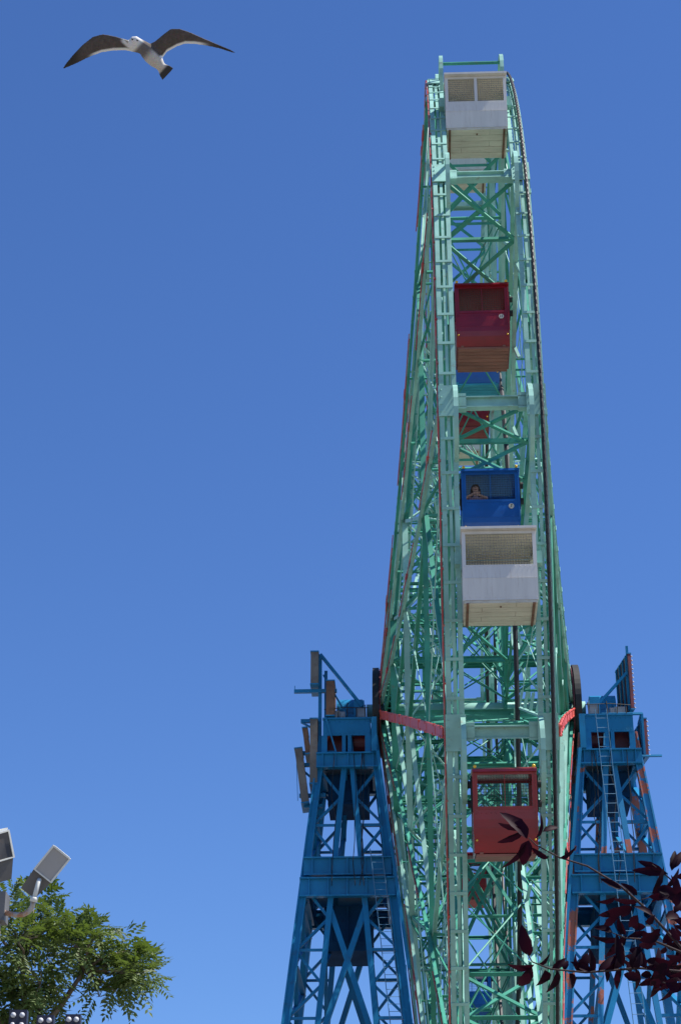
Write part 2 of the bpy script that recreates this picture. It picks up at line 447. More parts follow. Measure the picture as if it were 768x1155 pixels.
# axle, hubs and bull wheels
m = MB(); m.discx(-3.6, 3.6, 0.31, 32); m.build('axle', M['mint_pale'], wheel, True)
for s in (-1, 1):
    m = MB(); m.discx(s * 2.60, s * 2.66, 1.25, 40); m.discx(s * 2.94, s * 3.0, 1.15, 40); m.discx(s * 2.66, s * 2.94, 0.62, 32)
    for i in range(32):
        th = i * 11.25; m.bar(P(s * 2.80, 0.6, th), P(s * 2.80, 1.12, th), 0.03, 0.28)
    m.build('hub', M['mint'], wheel)
    m = MB(); m.discx(s * 0.9, s * 1.0, 1.0, 40); m.build('inner_hub', M['mint'], wheel)
    m = MB(); m.ringx(s * 3.28, 0.20, 1.30, 1.52, 48); m.ringx(s * 3.23, 0.04, 0.5, 1.32, 48); m.ringx(s * 3.33, 0.04, 0.5, 1.32, 48)
    m.build('bull_wheel', M['black'], wheel)
    m = MB(); m.ringx(s * 3.14, 0.04, 1.0, 1.47, 48)
    m.build('bull_wheel_band', M['maroon'], wheel)

# drive cable round the right rim, and conduits on inner rings
m = MB()
m.tube([P(1.17, R + 0.14, a * 360 / 200) for a in range(200)], 0.042, 8, closed=True)
for i in range(560):
    th = i * 360 / 560; c = P(1.17, R + 0.14, th); d = tdir(th) * 0.06; m.tube([c - d, c + d], 0.047, 6)
cab = m.build('drive_cable', M['black'], wheel)
for (r, x, w) in ((11.6, 0.80, .07), (8.2, .99, .05)):
    m = MB(); m.tube([P(x, r, a * 360 / 96) for a in range(96)], w, 6, closed=True)
    m.build('inner_cable', M['black'], wheel)

# ------------------------------------------------------------------ gondolas
def grid(m, x0, x1, y, z0, z1, nx, nz, t, fy=None):
    for i in range(nx + 1):
        x = x0 + (x1 - x0) * i / nx; m.box(x - t / 2, x + t / 2, y - t / 2, y + t / 2, z0, z1)
    for j in range(nz + 1):
        z = z0 + (z1 - z0) * j / nz; m.box(x0, x1, y + t / 2, y + 1.5 * t, z - t / 2, z + t / 2)

def number_mesh(txt, size):
    cu = bpy.data.curves.new('number', 'FONT'); cu.body = txt; cu.size = size; cu.align_x = 'CENTER'; cu.align_y = 'CENTER'; cu.extrude = 0.004
    ob = bpy.data.objects.new('number', cu); COL.objects.link(ob)
    dg = bpy.context.evaluated_depsgraph_get(); me = bpy.data.meshes.new_from_object(ob.evaluated_get(dg))
    bpy.data.objects.remove(ob); bpy.data.curves.remove(cu)
    return me

def front_sheet(prof, x0, x1, t, mat, name, parent):
    """a bent sheet: prof is a list of (y,z) from top to bottom, t thickness inward (+y)"""
    ins = [(y + t, z) for (y, z) in prof]
    m = MB(); m.prism(prof + ins[::-1], x0, x1)
    return m.build(name, mat, parent)

def swing_car(label, body='red_car', floor='brown_wood', number=None, loc=(0, 0, 0), tilt=0.0, detail=True):
    """origin at the centre of the car; front towards -Y"""
    t = thing('swinging_gondola', label, 'gondola', loc, 'swinging gondolas inside the wheel', (tilt, 0, 0))
    B = M[body]; W, Hh, Dp = 0.708, 1.0, 0.76
    zs = 0.04                                    # window sill
    for sy in (-1, 1):
        prof = [(-Dp, zs), (-Dp - 0.012, -0.2), (-Dp - 0.012, -0.38), (-Dp + 0.0, -0.54), (-Dp + 0.03, -0.68), (-Dp + 0.07, -0.79), (-Dp + 0.115, -0.87), (-Dp + 0.16, -0.93)]
        ins = [(y + 0.03, z) for (y, z) in prof]
        pr = prof + ins[::-1]
        if sy > 0: pr = [(-y, z) for (y, z) in pr]
        m = MB(); m.prism(pr, -W + .03, W - .03)
        fp = m.build('front_panel' if sy < 0 else 'back_panel', B, t)
        # window frame with mullion, seam strip and rivets on the panel below
        y0 = sy * Dp; m = MB()
        m.box(-W + .03, W - .03, y0 + sy * .016, y0, -.40, -.385)
        for i in range(13): m.ball((-W + .07 + i * (2 * W - .14) / 12, y0 + sy * .012, -.06), .011, 5, 3)
        for sx in (-1, 1): m.box(sx * (W - .03), sx * (W + .012), y0 + sy * .022, y0 - sy * .03, -.52, .86)
        for sx in (-1, 1): m.box(sx * W, sx * (W - 0.10), y0, y0 - sy * 0.05, zs, 0.86)
        m.box(-W + .1, W - .1, y0, y0 - sy * .05, 0.80, 0.90)
        m.box(-W + .1, W - .1, y0 + sy * 0.012, y0 - sy * .04, zs - 0.02, zs + 0.05)
        m.box(-0.008, 0.008, y0 - sy * .004, y0 - sy * .036, zs + .05, 0.80)
        wf = m.build('window_frame', B, t)
        m = MB(); grid(m, -W + .1, W - .1, y0 - sy * .055, zs + .05, 0.80, 20, 11, 0.005)
        m.build('wire_mesh', M['dark_wire'], wf)
        if sy < 0 and number:
            m = MB(); n0 = len(m.v); pts = 20
            for yy in (y0 - 0.030, y0 - 0.010):
                for i in range(pts):
                    a = 2 * math.pi * i / pts; m.v.append((0.5 + 0.068 * math.cos(a), yy, -0.11 + 0.068 * math.sin(a)))
            for i in range(pts): m.f.append((i, (i + 1) % pts, pts + (i + 1) % pts, pts + i))
            m.f.append(tuple(range(pts))); m.f.append(tuple(range(pts, 2 * pts)))
            bd = m.build('number_badge', M['badge'], t)
            me = number_mesh(number, 0.105); me.materials.clear(); me.materials.append(M['ink'])
            o = bpy.data.objects.new('number', me); COL.objects.link(o); o.parent = bd
            o.location = (0.5, y0 - 0.036, -0.11); o.rotation_euler = (math.pi / 2, 0, 0)
    for sx in (-1, 1):
        prof = [(-Dp, zs), (-Dp - .01, -0.30), (-Dp + .03, -0.62), (-Dp + .1, -0.86), (-Dp + .16, -0.93)]
        pr = prof + [(-y, z) for (y, z) in prof[::-1]]
        m = MB(); m.prism(pr, sx * W, sx * (W - 0.03))
        m.box(sx * W, sx * (W - .04), -0.06, 0.06, zs, .86)
        m.box(sx * W, sx * (W - .04), -Dp + .05, Dp - .05, 0.78, 0.86)
        sp = m.build('side_panel', B, t)
        m = MB()                               # rollers that run in the track
        for z in (0.62, 0.18):
            m.discx(sx * (W + .03), sx * (W + .12), 0.085, 14)
            nv = 28
            for i in range(len(m.v) - nv, len(m.v)): x, y, zz = m.v[i]; m.v[i] = (x, y - 0.45, zz + z)
            m.box(sx * W, sx * (W + .09), -.49, -.41, z - .04, z + .04)
        m.box(sx * W, sx * (W + .05), -.56, -.36, .0, .8)
        m.build('roller', M['black'], t)
    m = MB()
    m.prism([(-Dp - .09, .86), (-Dp - .08, .92), (-.5, 1.0), (.5, 1.0), (Dp + .08, .92), (Dp + .09, .86)], -W - .018, W + .018)
    m.build('roof', B, t)
    m = MB(); npl = 7; y = -Dp + .14; pw = (2 * Dp - .28) / npl
    for i in range(npl):
        m.box(-W + .04, W - .04, y + i * pw + .007, y + (i + 1) * pw - .007, -1.0, -.95)
    for x in (-.55, .55): m.box(x - .04, x + .04, -Dp + .13, Dp - .13, -.95, -.91)
    m.build('floor', M[floor], t)
    m = MB()
    for sy in (-1, 1):
        m.box(-W + .05, W - .05, sy * .28, sy * .68, -.52, -.47); m.box(-W + .05, W - .05, sy * .62, sy * .70, -.47, -.02)
    m.build('bench', B, t)
    for sx in (-1, 1):
        m = MB(); m.ball((sx * (W - .05), -Dp - .05, .98), .042); m.build('bulb', M['amber'], t, True)
        m = MB(); m.ball((sx * (W - .06), -Dp - .015, -.66), .024); m.build('bulb', M['amber'], t, True)
    return t

def fixed_car(label, loc=(0, 0, 0), mull=False):
    t = thing('fixed_gondola', label, 'gondola', loc, 'white gondolas fixed to the rim')
    W, Dp = 0.845, 0.72; zs = -0.01
    for sy in (-1, 1):
        prof = [(-Dp, zs), (-Dp, -0.34), (-Dp + .055, -0.82), (-Dp + .055, -0.86)]
        pr = prof + [(y + .035, z) for (y, z) in prof[::-1]]
        if sy > 0: pr = [(-y, z) for (y, z) in pr]
        m = MB(); m.prism(pr, -W, W); m.box(-W, W, sy * (Dp + .004), sy * (Dp - .01), -.345, -.335)
        for i in range(15):
            x = -W + .04 + i * (2 * W - .08) / 14
            for z in (-.05, -.80): m.ball((x, sy * (Dp + .002 - (.05 if z < -.5 else 0)), z), .011, 5, 3)
        m.build('front_panel' if sy < 0 else 'back_panel', M['white_car'], t)
        y0 = sy * Dp; m = MB()
        for sx in (-1, 1): m.box(sx * W, sx * (W - .085), y0, y0 - sy * .05, zs, .84)
        m.box(-W + .085, W - .085, y0, y0 - sy * .05, .77, .84)
        if mull: m.box(-.04, .04, y0 + sy * .003, y0 - sy * .04, zs, .77)
        if sy > 0: m.box(-W + .085, W - .085, y0 - .04, y0 - .006, .42, .74)
        wf = m.build('window_frame', M['white_car'] if sy < 0 else M['cream'], t)
        m = MB(); grid(m, -W + .085, W - .085, y0 - sy * .055, zs, .77, 24, 11, .0075)
        m.build('wire_mesh', M['mesh_wire'], wf)
    for sx in (-1, 1):
        pr = [(-Dp + .05, zs), (-Dp + .05, -.2), (-Dp + .1, -.82), (Dp - .1, -.82), (Dp - .05, -.2), (Dp - .05, zs)]
        m = MB(); m.prism(pr, sx * (W - .004), sx * (W - .04))
        m.box(sx * (W - .004), sx * (W - .04), -.06, .06, zs, .84)
        m.box(sx * (W - .004), sx * (W - .04), -Dp + .06, Dp - .06, .76, .84)
        m.build('side_panel', M['white_car'], t)
        m = MB(); m.box(sx * W, sx * (W + .16), -.12, .12, .3, .6); m.box(sx * W, sx * (W + .03), -.2, .2, .1, .75)
        m.build('hanger', M['mint_pale'], t)
    m = MB(); m.box(-W - .02, W + .02, -Dp - .12, Dp + .12, .845, .905)
    m.prism([(-Dp - .09, .905), (0, .98), (Dp + .09, .905)], -W, W)
    m.build('roof', M['white_car'], t)
    m = MB(); m.box(-W + .05, W - .05, -Dp + .06, Dp - .06, .80, .842); m.build('ceiling', M['cream'], t)
    m = MB(); n = 5; y = -Dp + .06; pw = (2 * Dp - .12) / n
    for i in range(n):
        xs = [-W + .015, -.42 if i % 2 else .35, W - .015]
        for a in range(2): m.box(xs[a] + .003, xs[a + 1] - .003, y + i * pw + .006, y + (i + 1) * pw - .006, -.93, -.865)
    m.build('floor', M['cream_wood'], t)
    m = MB()
    for x in (-W + .1, W - .1): m.box(x - .03, x + .03, -Dp + .05, Dp - .05, -.955, -.93)
    m.bar((-.02, -.45, -.935), (.02, -.45, -.935), .05, .02)
    m.build('floor_strap', M['rust'], t)
    m = MB()
    for sy in (-1, 1):
        m.box(-W + .06, W - .06, sy * .25, sy * .64, -.5, -.45); m.box(-W + .06, W - .06, sy * .58, sy * .66, -.45, -.05)
    m.build('bench', M['cream'], t)
    return t

def car_at(r, th, dz=0.0, dy=0.0): return HUB + P(0, r, th) + V((0, dy, dz))

W1 = TH0 + 11.25                                   # -10.65
lower = fixed_car('white gondola nearest the camera with one wide mesh window, hanging right under the blue gondola', car_at(20.75, W1, -.55))
top = fixed_car('white gondola at the very top of the wheel with a window split by a mullion', car_at(20.75, W1 + 45, -.5), True)
def white_copy(th, dz, label):
    c = dup(lower, car_at(20.75, th, dz)); c['label'] = label; return c
white_copy(W1 + 90, -.9, 'white gondola beyond the top, only its cream underside showing below the topmost gondola')
white_copy(W1 + 135, -.5, 'small far white gondola showing just a pale edge beneath a red underside')

def sw(y, z): return HUB + V((0, y, z))
def spoke_car(k, r, off=-1.35): return HUB + slot_pt(k, r, off) + V((0, 0, -.35))
swing_car('red gondola low on the wheel with see-through windows, dark plum leaves before it', loc=sw(-18.5, -9.43), tilt=rad(11))
BLUE = sw(-17.0, -1.15)
swing_car('bright blue gondola with a passenger behind its wire window, above a white gondola', 'blue_car', 'teal_wood', '7', BLUE)
swing_car('dark red gondola high on the wheel, below a green cross braced panel', number='11', loc=sw(-16.0, 5.0))
far_blue = swing_car('teal bottomed blue gondola peeping out under the high red gondola', 'blue_car', 'teal_wood', None, spoke_car(4, 11.9) + V((0, 0, .22)))
far_red = swing_car('far red gondola seen from below between the upper red and blue ones', floor='red_wood', loc=spoke_car(5, 11.6) + V((0, 0, -.55)))
def swing_copy(src, loc, label):
    c = dup(src, loc); c['label'] = label; return c
swing_copy(far_blue, spoke_car(3, 12.4), 'blue gondola almost hidden behind the high red gondola, showing a thin edge')
swing_copy(far_red, spoke_car(9, 17.5) + V((0, 0, -1.5)), 'far red gondola glimpsed through the lattice under the low red gondola')
swing_copy(far_blue, spoke_car(10, 17.0), 'far blue gondola glimpsed through the lattice at the bottom edge')

# ------------------------------------------------------------------ passenger in the blue gondola
def skin_person(loc):
    t = thing('person', 'passenger in a mauve top leaning on the window sill inside the blue gondola', 'person', loc)
    me = bpy.data.meshes.new('body')
    J = {'pelvis': (0, .05, -.38, .13), 'belly': (0, .0, -.2, .125), 'chest': (.0, -.08, .02, .135), 'neckb': (0, -.12, .17, .055), 'neck': (0, -.14, .23, .048),
         'head0': (.0, -.16, .29, .072), 'head1': (.0, -.17, .37, .092), 'head2': (.0, -.165, .44, .07),
         'shl': (-.17, -.10, .12, .062), 'ell': (-.26, -.33, .02, .045), 'wrl': (-.05, -.44, .10, .032),
         'shr': (.17, -.10, .12, .062), 'elr': (.28, -.32, .02, .045), 'wrr': (.10, -.45, .04, .032),
         'hpl': (-.10, .02, -.40, .10), 'knl': (-.12, -.38, -.40, .068), 'anl': (-.12, -.40, -.82, .045), 'tol': (-.12, -.52, -.86, .04),
         'hpr': (.10, .02, -.40, .10), 'knr': (.12, -.38, -.40, .068), 'anr': (.12, -.40, -.82, .045), 'tor': (.12, -.52, -.86, .04)}
    E_ = [('pelvis', 'belly'), ('belly', 'chest'), ('chest', 'neckb'), ('neckb', 'neck'), ('neck', 'head0'), ('head0', 'head1'), ('head1', 'head2'),
          ('chest', 'shl'), ('shl', 'ell'), ('ell', 'wrl'), ('chest', 'shr'), ('shr', 'elr'), ('elr', 'wrr'),
          ('pelvis', 'hpl'), ('hpl', 'knl'), ('knl', 'anl'), ('anl', 'tol'), ('pelvis', 'hpr'), ('hpr', 'knr'), ('knr', 'anr'), ('anr', 'tor')]
    # hands: palm and five fingers each
    for sd, w, dr in (('l', V((-.05, -.44, .10)), V((.8, -.5, -.1)).normalized()), ('r', V((.10, -.45, .04)), V((-.9, -.4, .1)).normalized())):
        up = V((0, -.3, 1)).normalized(); sdv = dr.cross(up).normalized()
        J['palm' + sd] = (*(w + dr * .06), .026); E_.append(('wr' + sd, 'palm' + sd))
        for i in range(4):
            off = up * (.03 - .02 * i); L_ = (.07, .08, .075, .055)[i]
            J['k%s%d' % (sd, i)] = (*(w + dr * .095 + off), .010)
            J['m%s%d' % (sd, i)] = (*(w + dr * (.095 + L_ * .5) + off - sdv * .012), .009)
            J['t%s%d' % (sd, i)] = (*(w + dr * (.095 + L_ * .85) + off - sdv * .035), .008)
            E_ += [('palm' + sd, 'k%s%d' % (sd, i)), ('k%s%d' % (sd, i), 'm%s%d' % (sd, i)), ('m%s%d' % (sd, i), 't%s%d' % (sd, i))]
        J['h%s0' % sd] = (*(w + dr * .05 + up * .045), .011); J['h%s1' % sd] = (*(w + dr * .085 + up * .075), .009)
        E_ += [('palm' + sd, 'h%s0' % sd), ('h%s0' % sd, 'h%s1' % sd)]
    names = list(J); ix = {n: i for i, n in enumerate(names)}
    me.from_pydata([J[n][:3] for n in names], [(ix[a], ix[b]) for a, b in E_], [])
    o = bpy.data.objects.new('body', me); COL.objects.link(o)
    o.modifiers.new('skin', 'SKIN'); sd_ = o.modifiers.new('sub', 'SUBSURF'); sd_.levels = 1; sd_.render_levels = 1
    if not me.skin_vertices: me.attributes.new('skin', 'FLOAT', 'POINT')
    for i, n in enumerate(names):
        rr = J[n][3]; me.skin_vertices[0].data[i].radius = (rr, rr); me.skin_vertices[0].data[i].use_root = (n == 'pelvis')
    dg = bpy.context.evaluated_depsgraph_get(); dg.update()
    me2 = bpy.data.meshes.new_from_object(o.evaluated_get(dg)); bpy.data.objects.remove(o)
    me2.name = 'body'; me2.materials.clear(); me2.materials.append(M['skin']); me2.materials.append(M['pink_cloth']); me2.materials.append(M['navy'])
    for p in me2.polygons:
        p.use_smooth = True; c = p.center
        if c.z < -.33: p.material_index = 2
        elif c.z < .18 and (c.y > -.36): p.material_index = 1
    b = bpy.data.objects.new('body', me2); COL.objects.link(b); b.parent = t
    m = MB()
    m.ball((0, -.15, .385), .112, 12, 8)
    for i, (x, y, z) in enumerate(m.v):
        if y < -.15 and z < .42: m.v[i] = (x * 1.0, -.15 + (y + .15) * .25, z)
    m.tube([(-.09, -.12, .36), (-.10, -.11, .25), (-.09, -.10, .16)], [.04, .045, .02], 8); m.tube([(.09, -.12, .36), (.10, -.11, .25), (.09, -.10, .16)], [.04, .045, .02], 8)
    m.build('hair', M['hair'], t, True)
    m = MB()
    for sx in (-1, 1): m.ball((sx * .035, -.258, .385), .011, 6, 4)
    m.build('eye', M['ink'], t, True)
    m = MB(); m.tube([(0, -.255, .385), (0, -.283, .345), (0, -.258, .338)], [.008, .016, .01], 6); m.build('nose', M['skin'], t, True)
    m = MB(); m.tube([(-.025, -.25, .305), (0, -.258, .302), (.025, -.25, .305)], .006, 5); m.build('mouth', M['maroon'], t, True)
    return t
skin_person(BLUE + V((-.36, -.16, .25)))

# ------------------------------------------------------------------ towers
def tin(z): return 3.27 + 0.105 * (z + 2)
def tout(z): return 5.08 - 0.108 * (z + 2)
def tyh(z): return 1.15 - 0.125 * (z + 2)
def tw(z): return 0.80 - 0.018 * (z + 2)
ZG = -25.0
def tower(s, label):
    t = thing('support_tower', label, 'tower', HUB, None)
    pm = M['blue'] if s < 0 else M['blue_patched']
    X = lambda x: s * x
    for fy in (-1, 1):
        for side in ('out', 'in'):
            m = MB()
            a = (lambda z: tout(z)) if side == 'out' else (lambda z: tin(z))
            b = (lambda z: tout(z) - tw(z)) if side == 'out' else (lambda z: tin(z) + tw(z))
            Q = lambda fn, z, dy=0: V((X(fn(z)), fy * (tyh(z) + dy), z))
            # main chord: riveted box of two plates and angles; secondary chord lighter
            m.bar(Q(a, -1.2), Q(a, ZG), 0.25, 0.24, (0, 1, 0))
            for e in (-.13, .13):
                o = V((e, 0, 0)); m.bar(Q(a, -1.2, .14) + o * .8, Q(a, ZG, .14) + o * .8, 0.05, 0.05, (0, 1, 0))
            m.bar(Q(b, -1.2), Q(b, ZG), 0.17, 0.16, (0, 1, 0))
            leg = m.build('leg', pm if (side == 'out' or s > 0) else M['blue'], t)
            m = MB()
            z = -2.3; i = 0
            while z > ZG + 1.5:
                z2 = z - (.98 + .012 * i)
                p, q = (Q(a, z, -.04), Q(b, z2, -.04)) if i % 2 == 0 else (Q(b, z, -.04), Q(a, z2, -.04))
                m.angle(p, q, 0.085, 0.022, (0, 1, 0))
                if i % 2 == 1: m.angle(Q(a, z2, .03), Q(b, z2, .03), 0.09, 0.02, (0, 1, 0))
                z = z2; i += 1
            for zz in [-2.6 - .45 * j for j in range(34)]:          # rivet rows on the chord faces
                c = Q(a, zz, .128)
                for e in (-.07, .07): m.ball((c.x + e, c.y, c.z), .018, 5, 3)
            m.build('lacing', M['blue'], leg)
    # bracing between the legs
    lev = [-2.3, -6.9, -13.0, -19.0, -24.6]
    for fy in (-1, 1):
        m = MB()
        for i in range(1, len(lev) - 1):
            z0, z1 = lev[i], lev[i + 1]
            Li = lambda z: V((X(tin(z) + tw(z)), fy * tyh(z), z)); Lo = lambda z: V((X(tout(z) - tw(z)), fy * tyh(z), z))
            if i == 1:
                z0 = -7.0; z1 = -11.6
            m.angle(Li(z0), Lo(z1), .17, .03, (0, 1, 0)); m.angle(Lo(z0), Li(z1), .17, .03, (0, 1, 0))
            m.tube([Li(z0) + V((0, .2, 0)), Lo(z1) + V((0, .2, 0))], .02, 5); m.tube([Lo(z0) + V((0, .2, 0)), Li(z1) + V((0, .2, 0))], .02, 5)
            m.ibeam(V((X(tin(z1)), fy * tyh(z1), z1)), V((X(tout(z1)), fy * tyh(z1), z1)), .2, .28)
        m.build('front_brace' if fy < 0 else 'back_brace', M['blue'], t)
    for side in (tin, tout):
        m = MB(); zz = [-2.3, -3.9, -5.5, -7.0, -8.8, -10.6, -12.6, -14.8, -17, -19.5, -22, -24.6]
        for i in range(len(zz) - 1):
            z0, z1 = zz[i], zz[i + 1]
            F = lambda z: V((X(side(z)), -tyh(z), z)); Bk = lambda z: V((X(side(z)), tyh(z), z))
            m.angle(F(z0), Bk(z1), .12, .025); m.angle(Bk(z0), F(z1), .12, .025); m.angle(F(z1), Bk(z1), .14, .03)
            G = lambda z, e: V((X((side(z) + (tw(z) if side is tin else -tw(z)))), e * tyh(z), z))
            if i % 2 == 0: m.angle(G(z0, -1), G(z1, 1), .1, .02)
            else: m.angle(G(z0, 1), G(z1, -1), .1, .02)
        m.build('side_brace', M['blue'], t)
    # girders: one under the cab, a stacked pair further down
    def girder(z, h, over, name):
        m = MB(); y = tyh(z)
        x0, x1 = tin(z) - over, tout(z) + over
        for fy in (-1, 1):
            yy = fy * (y + .22)
            m.ibeam(V((X(x0), yy, z)), V((X(x1), yy, z)), .26, h, (0, 0, 1), .045)
            for i in range(5):
                xx = x0 + (x1 - x0) * (i + .5) / 5; m.box(X(xx) - .02, X(xx) + .02, yy - .1, yy + .1, z - h / 2 + .045, z + h / 2 - .045)
        for xx in (x0 + .16, x1 - .16):
            m.ibeam(V((X(xx), -y + .1, z)), V((X(xx), y - .1, z)), .22, h - .06, (0, 0, 1), .04)
        return m.build(name, M['blue'] if s < 0 else M['blue'], t)
    girder(-2.1, .50, .10, 'cab_girder')
    girder(-5.72, .58, .06, 'girder'); girder(-6.40, .60, .10, 'girder')
    m = MB(); z = -6.06; m.box(X(tin(z) + .3), X(tout(z) - .3), -tyh(z) + .1, tyh(z) - .1, z - .03, z + .03); m.build('deck', M['blue'], t)
    # machinery housings under the decks
    m = MB(); m.box(X(3.55), X(4.85), -.75, .95, -3.35, -2.36); m.box(X(3.62), X(4.78), -.82, -.75, -3.25, -2.45); m.build('gear_housing', M['shaded_blue'], t)
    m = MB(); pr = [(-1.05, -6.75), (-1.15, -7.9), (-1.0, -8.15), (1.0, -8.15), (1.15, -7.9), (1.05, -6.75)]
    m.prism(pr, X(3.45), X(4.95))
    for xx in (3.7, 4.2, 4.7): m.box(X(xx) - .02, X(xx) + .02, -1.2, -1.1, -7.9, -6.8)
    m.build('counterweight_box', M['shaded_blue'], t)
    # cab at the level of the axle
    m = MB(); yf = 1.32
    for fy in (-1, 1):
        m.box(X(3.46), X(4.98), fy * yf, fy * (yf - .06), -1.22, -.66)
        m.box(X(3.44), X(5.0), fy * (yf + .05), fy * (yf - .08), -.68, -.62)
        for xx in (3.54, 4.16, 4.28, 4.94): m.box(X(xx) - .09, X(xx) + .09, fy * (yf - .004), fy * (yf - .1), -1.86, -1.22)
        for xx in (3.55, 3.95, 4.45, 4.8):
            q = .22 if xx in (3.55, 4.45) else -.22
            m.bar((X(xx) - s * q * .5, fy * (yf - .03), -1.84), (X(xx - q), fy * (yf - .03), -1.6), .06, .05, (0, 1, 0))
        for xx in [3.52 + .155 * i for i in range(10)]:
            m.ball((X(xx), fy * (yf + .005), -.76), .02, 5, 3); m.ball((X(xx), fy * (yf + .005), -1.14), .02, 5, 3)
    for xx in (3.49, 4.96): m.box(X(xx) - .03, X(xx) + .03, -yf + .06, yf - .06, -1.22, -.66)
    m.box(X(3.46), X(5.0), -yf + .1, yf - .1, -1.86, -1.80)
    m.build('cab', M['blue'] if s < 0 else M['blue'], t)
    m = MB(); m.box(X(3.45), X(4.10), -.7, .9, -1.78, -.75); m.box(X(4.30), X(4.88), -.8, .9, -1.78, -.75)
    m.discx(X(3.6), X(4.0), .42, 20); n_ = 40
    for i in range(len(m.v) - n_, len(m.v)): x, y, zz = m.v[i]; m.v[i] = (x, y - .5, zz - 1.2)
    m.build('motor', M['maroon'], t)
    # bearing block on top
    m = MB(); m.box(X(3.72), X(4.62), -.75, .75, -.62, -.28); m.discx(X(3.74), X(4.58), .48, 28)
    for y in (-.6, .6):
        for xx in (3.85, 4.5): m.tube([(X(xx), y, -.28), (X(xx), y, .02)], .045, 6)
    m.box(X(3.66), X(4.0), -1.0, -.72, -.6, .1)
    m.build('bearing', M['blue'], t)
    # inner guard column beside the bull wheel
    m = MB(); m.box(X(3.24), X(3.42), -1.74, -1.58, -1.9, -.75); m.bar((X(3.22), -1.66, -1.9), (X(tin(-9)) - s * .22, -tyh(-9) - .1, -9), .1, .16, (0, 1, 0))
    m.build('guard_post', M['blue'], t)
    # ladder up the front
    m = MB()
    def lad(f):
        zt, zb = (-.55, -16.0) if s > 0 else (-5.2, -16.0)
        z = zt + (zb - zt) * f
        if s > 0: x = 3.95 + .42 * (-(z + .55)) / 5.0 * .55
        else: x = tin(z) + .36
        return V((X(x), -max(tyh(z), 1.2) - .42, z))
    wl = .36
    n = 48
    for e in (-wl / 2, wl / 2): m.tube([lad(i / 8) + V((e, 0, 0)) for i in range(9)], .014, 5)
    for i in range(1, n):
        p = lad(i / n); m.tube([p - V((wl / 2, 0, 0)), p + V((wl / 2, 0, 0))], .009, 5)
    for f in (.1, .3, .5, .7, .9):
        p = lad(f)
        for e in (-1, 1): m.bar(p + V((e * wl / 2, 0, 0)), p + V((e * wl / 2, .40, 0)), .03, .03)
    m.build('ladder', M['white_steel'], t)
    # sign masts on top
    m = MB()
    xm = 5.10
    if s < 0:
        m.bar((X(xm), -1.0, -2.2), (X(xm), -1.0, 1.72), .11, .11, (0, 1, 0)); m.bar((X(xm - .17), -.6, -2.2), (X(xm - .17), -.6, 1.3), .1, .1, (0, 1, 0))
        m.bar((X(xm), -1.0, 1.74), (X(3.72), -1.0, -.12), .1, .1, (0, 1, 0)); m.bar((X(5.0), -.9, 1.05), (X(4.1), -.9, -.62), .05, .05)
        for (z, x0, x1) in ((.42, 5.95, 4.55), (-.62, 5.72, 5.1), (-1.72, 5.85, 4.6), (-2.12, 5.85, 5.0), (-3.15, 5.75, 4.9), (-3.5, 5.6, 5.0)):
            m.bar((X(x0), -1.05, z), (X(x1), -1.05, z), .12, .1, (0, 1, 0))
        m.bar((X(5.7), -1.05, -.66), (X(5.2), -1.05, -.95), .07, .06); m.bar((X(5.8), -1.05, -2.15), (X(5.15), -1.05, -2.75), .07, .06)
        m.bar((X(5.7), -1.05, -3.2), (X(5.1), -1.05, -3.9), .07, .06)
        m.tube([(X(5.93), -1.05, .42), (X(5.93), -1.05, .62)], .012, 5)
        m.tube([(X(5.86), -1.0, -1.75), (X(5.80), -1.0, -3.3)], .010, 5)
        m.bar((X(4.9), -1.38, -.62), (X(4.55), -1.38, -1.85), .05, .05)
    else:
        m.bar((X(5.0), -.9, -2.1), (X(5.0), -.9, 1.9), .08, .08, (0, 1, 0))
        m.bar((X(4.98), -.9, 1.0), (X(3.75), -.9, -.35), .09, .09, (0, 1, 0))
        m.bar((X(4.0), -1.3, -.62), (X(5.32), -1.3, -.62), .07, .07); m.bar((X(5.3), -1.3, -.62), (X(5.3), -1.3, -2.0), .07, .07)
        m.bar((X(4.9), -1.2, -2.02), (X(5.85), -1.2, -2.02), .06, .06)
        m.bar((X(5.28), -.3, -.62), (X(5.28), -1.3, -.62), .07, .07)
    m.build('sign_mast', M['blue'], t)
    # conduits, railing and small fittings about the cab
    m = MB(); rc = random.Random(20 + s)
    for i in range(5):
        x = 3.6 + .3 * i; m.tube([(X(x), -1.36, -.62), (X(x + rc.uniform(-.05, .05)), -1.36, -.62 + rc.uniform(.15, .5))], .018, 5)
    m.tube([(X(3.5), -1.36, -.30), (X(4.3), -1.36, -.28), (X(4.95), -1.36, -.34)], .015, 5)
    for i in range(4):
        x0 = 3.6 + rc.random() * 1.2; z0 = -1.9
        pts = [(X(x0), -1.47, z0)]
        for j in range(6): pts.append((X(x0 + rc.uniform(-.1, .1)), -1.55 - .11 * j, z0 - .75 * (j + 1)))
        m.tube(pts, .014, 5)
    m.build('conduit', M['black'], t)
    for (x, y, z, w_, h_) in ((3.75, -1.1, -.42, .28, .36), (4.62, -1.0, -.45, .34, .28), (4.35, -1.15, -.50, .16, .2)):
        m = MB(); m.box(X(x - w_ / 2), X(x + w_ / 2), y - .15, y + .15, z - h_ / 2, z + h_ / 2); m.box(X(x - w_ / 2 + .03), X(x + w_ / 2 - .03), y - .165, y - .14, z - h_ / 2 + .03, z + h_ / 2 - .03)
        m.build('equipment_box', M['steel'], t)
    # concrete foot
    m = MB()
    for fy in (-1, 1): m.box(X(tin(ZG) - .6), X(tout(ZG) + .6), fy * tyh(ZG) - .8, fy * tyh(ZG) + .8, -25.05, -24.4)
    m.build('footing', M['concrete'], t)
    return t
tower(-1, 'blue lattice tower left of the wheel, tan sign panels at its top')
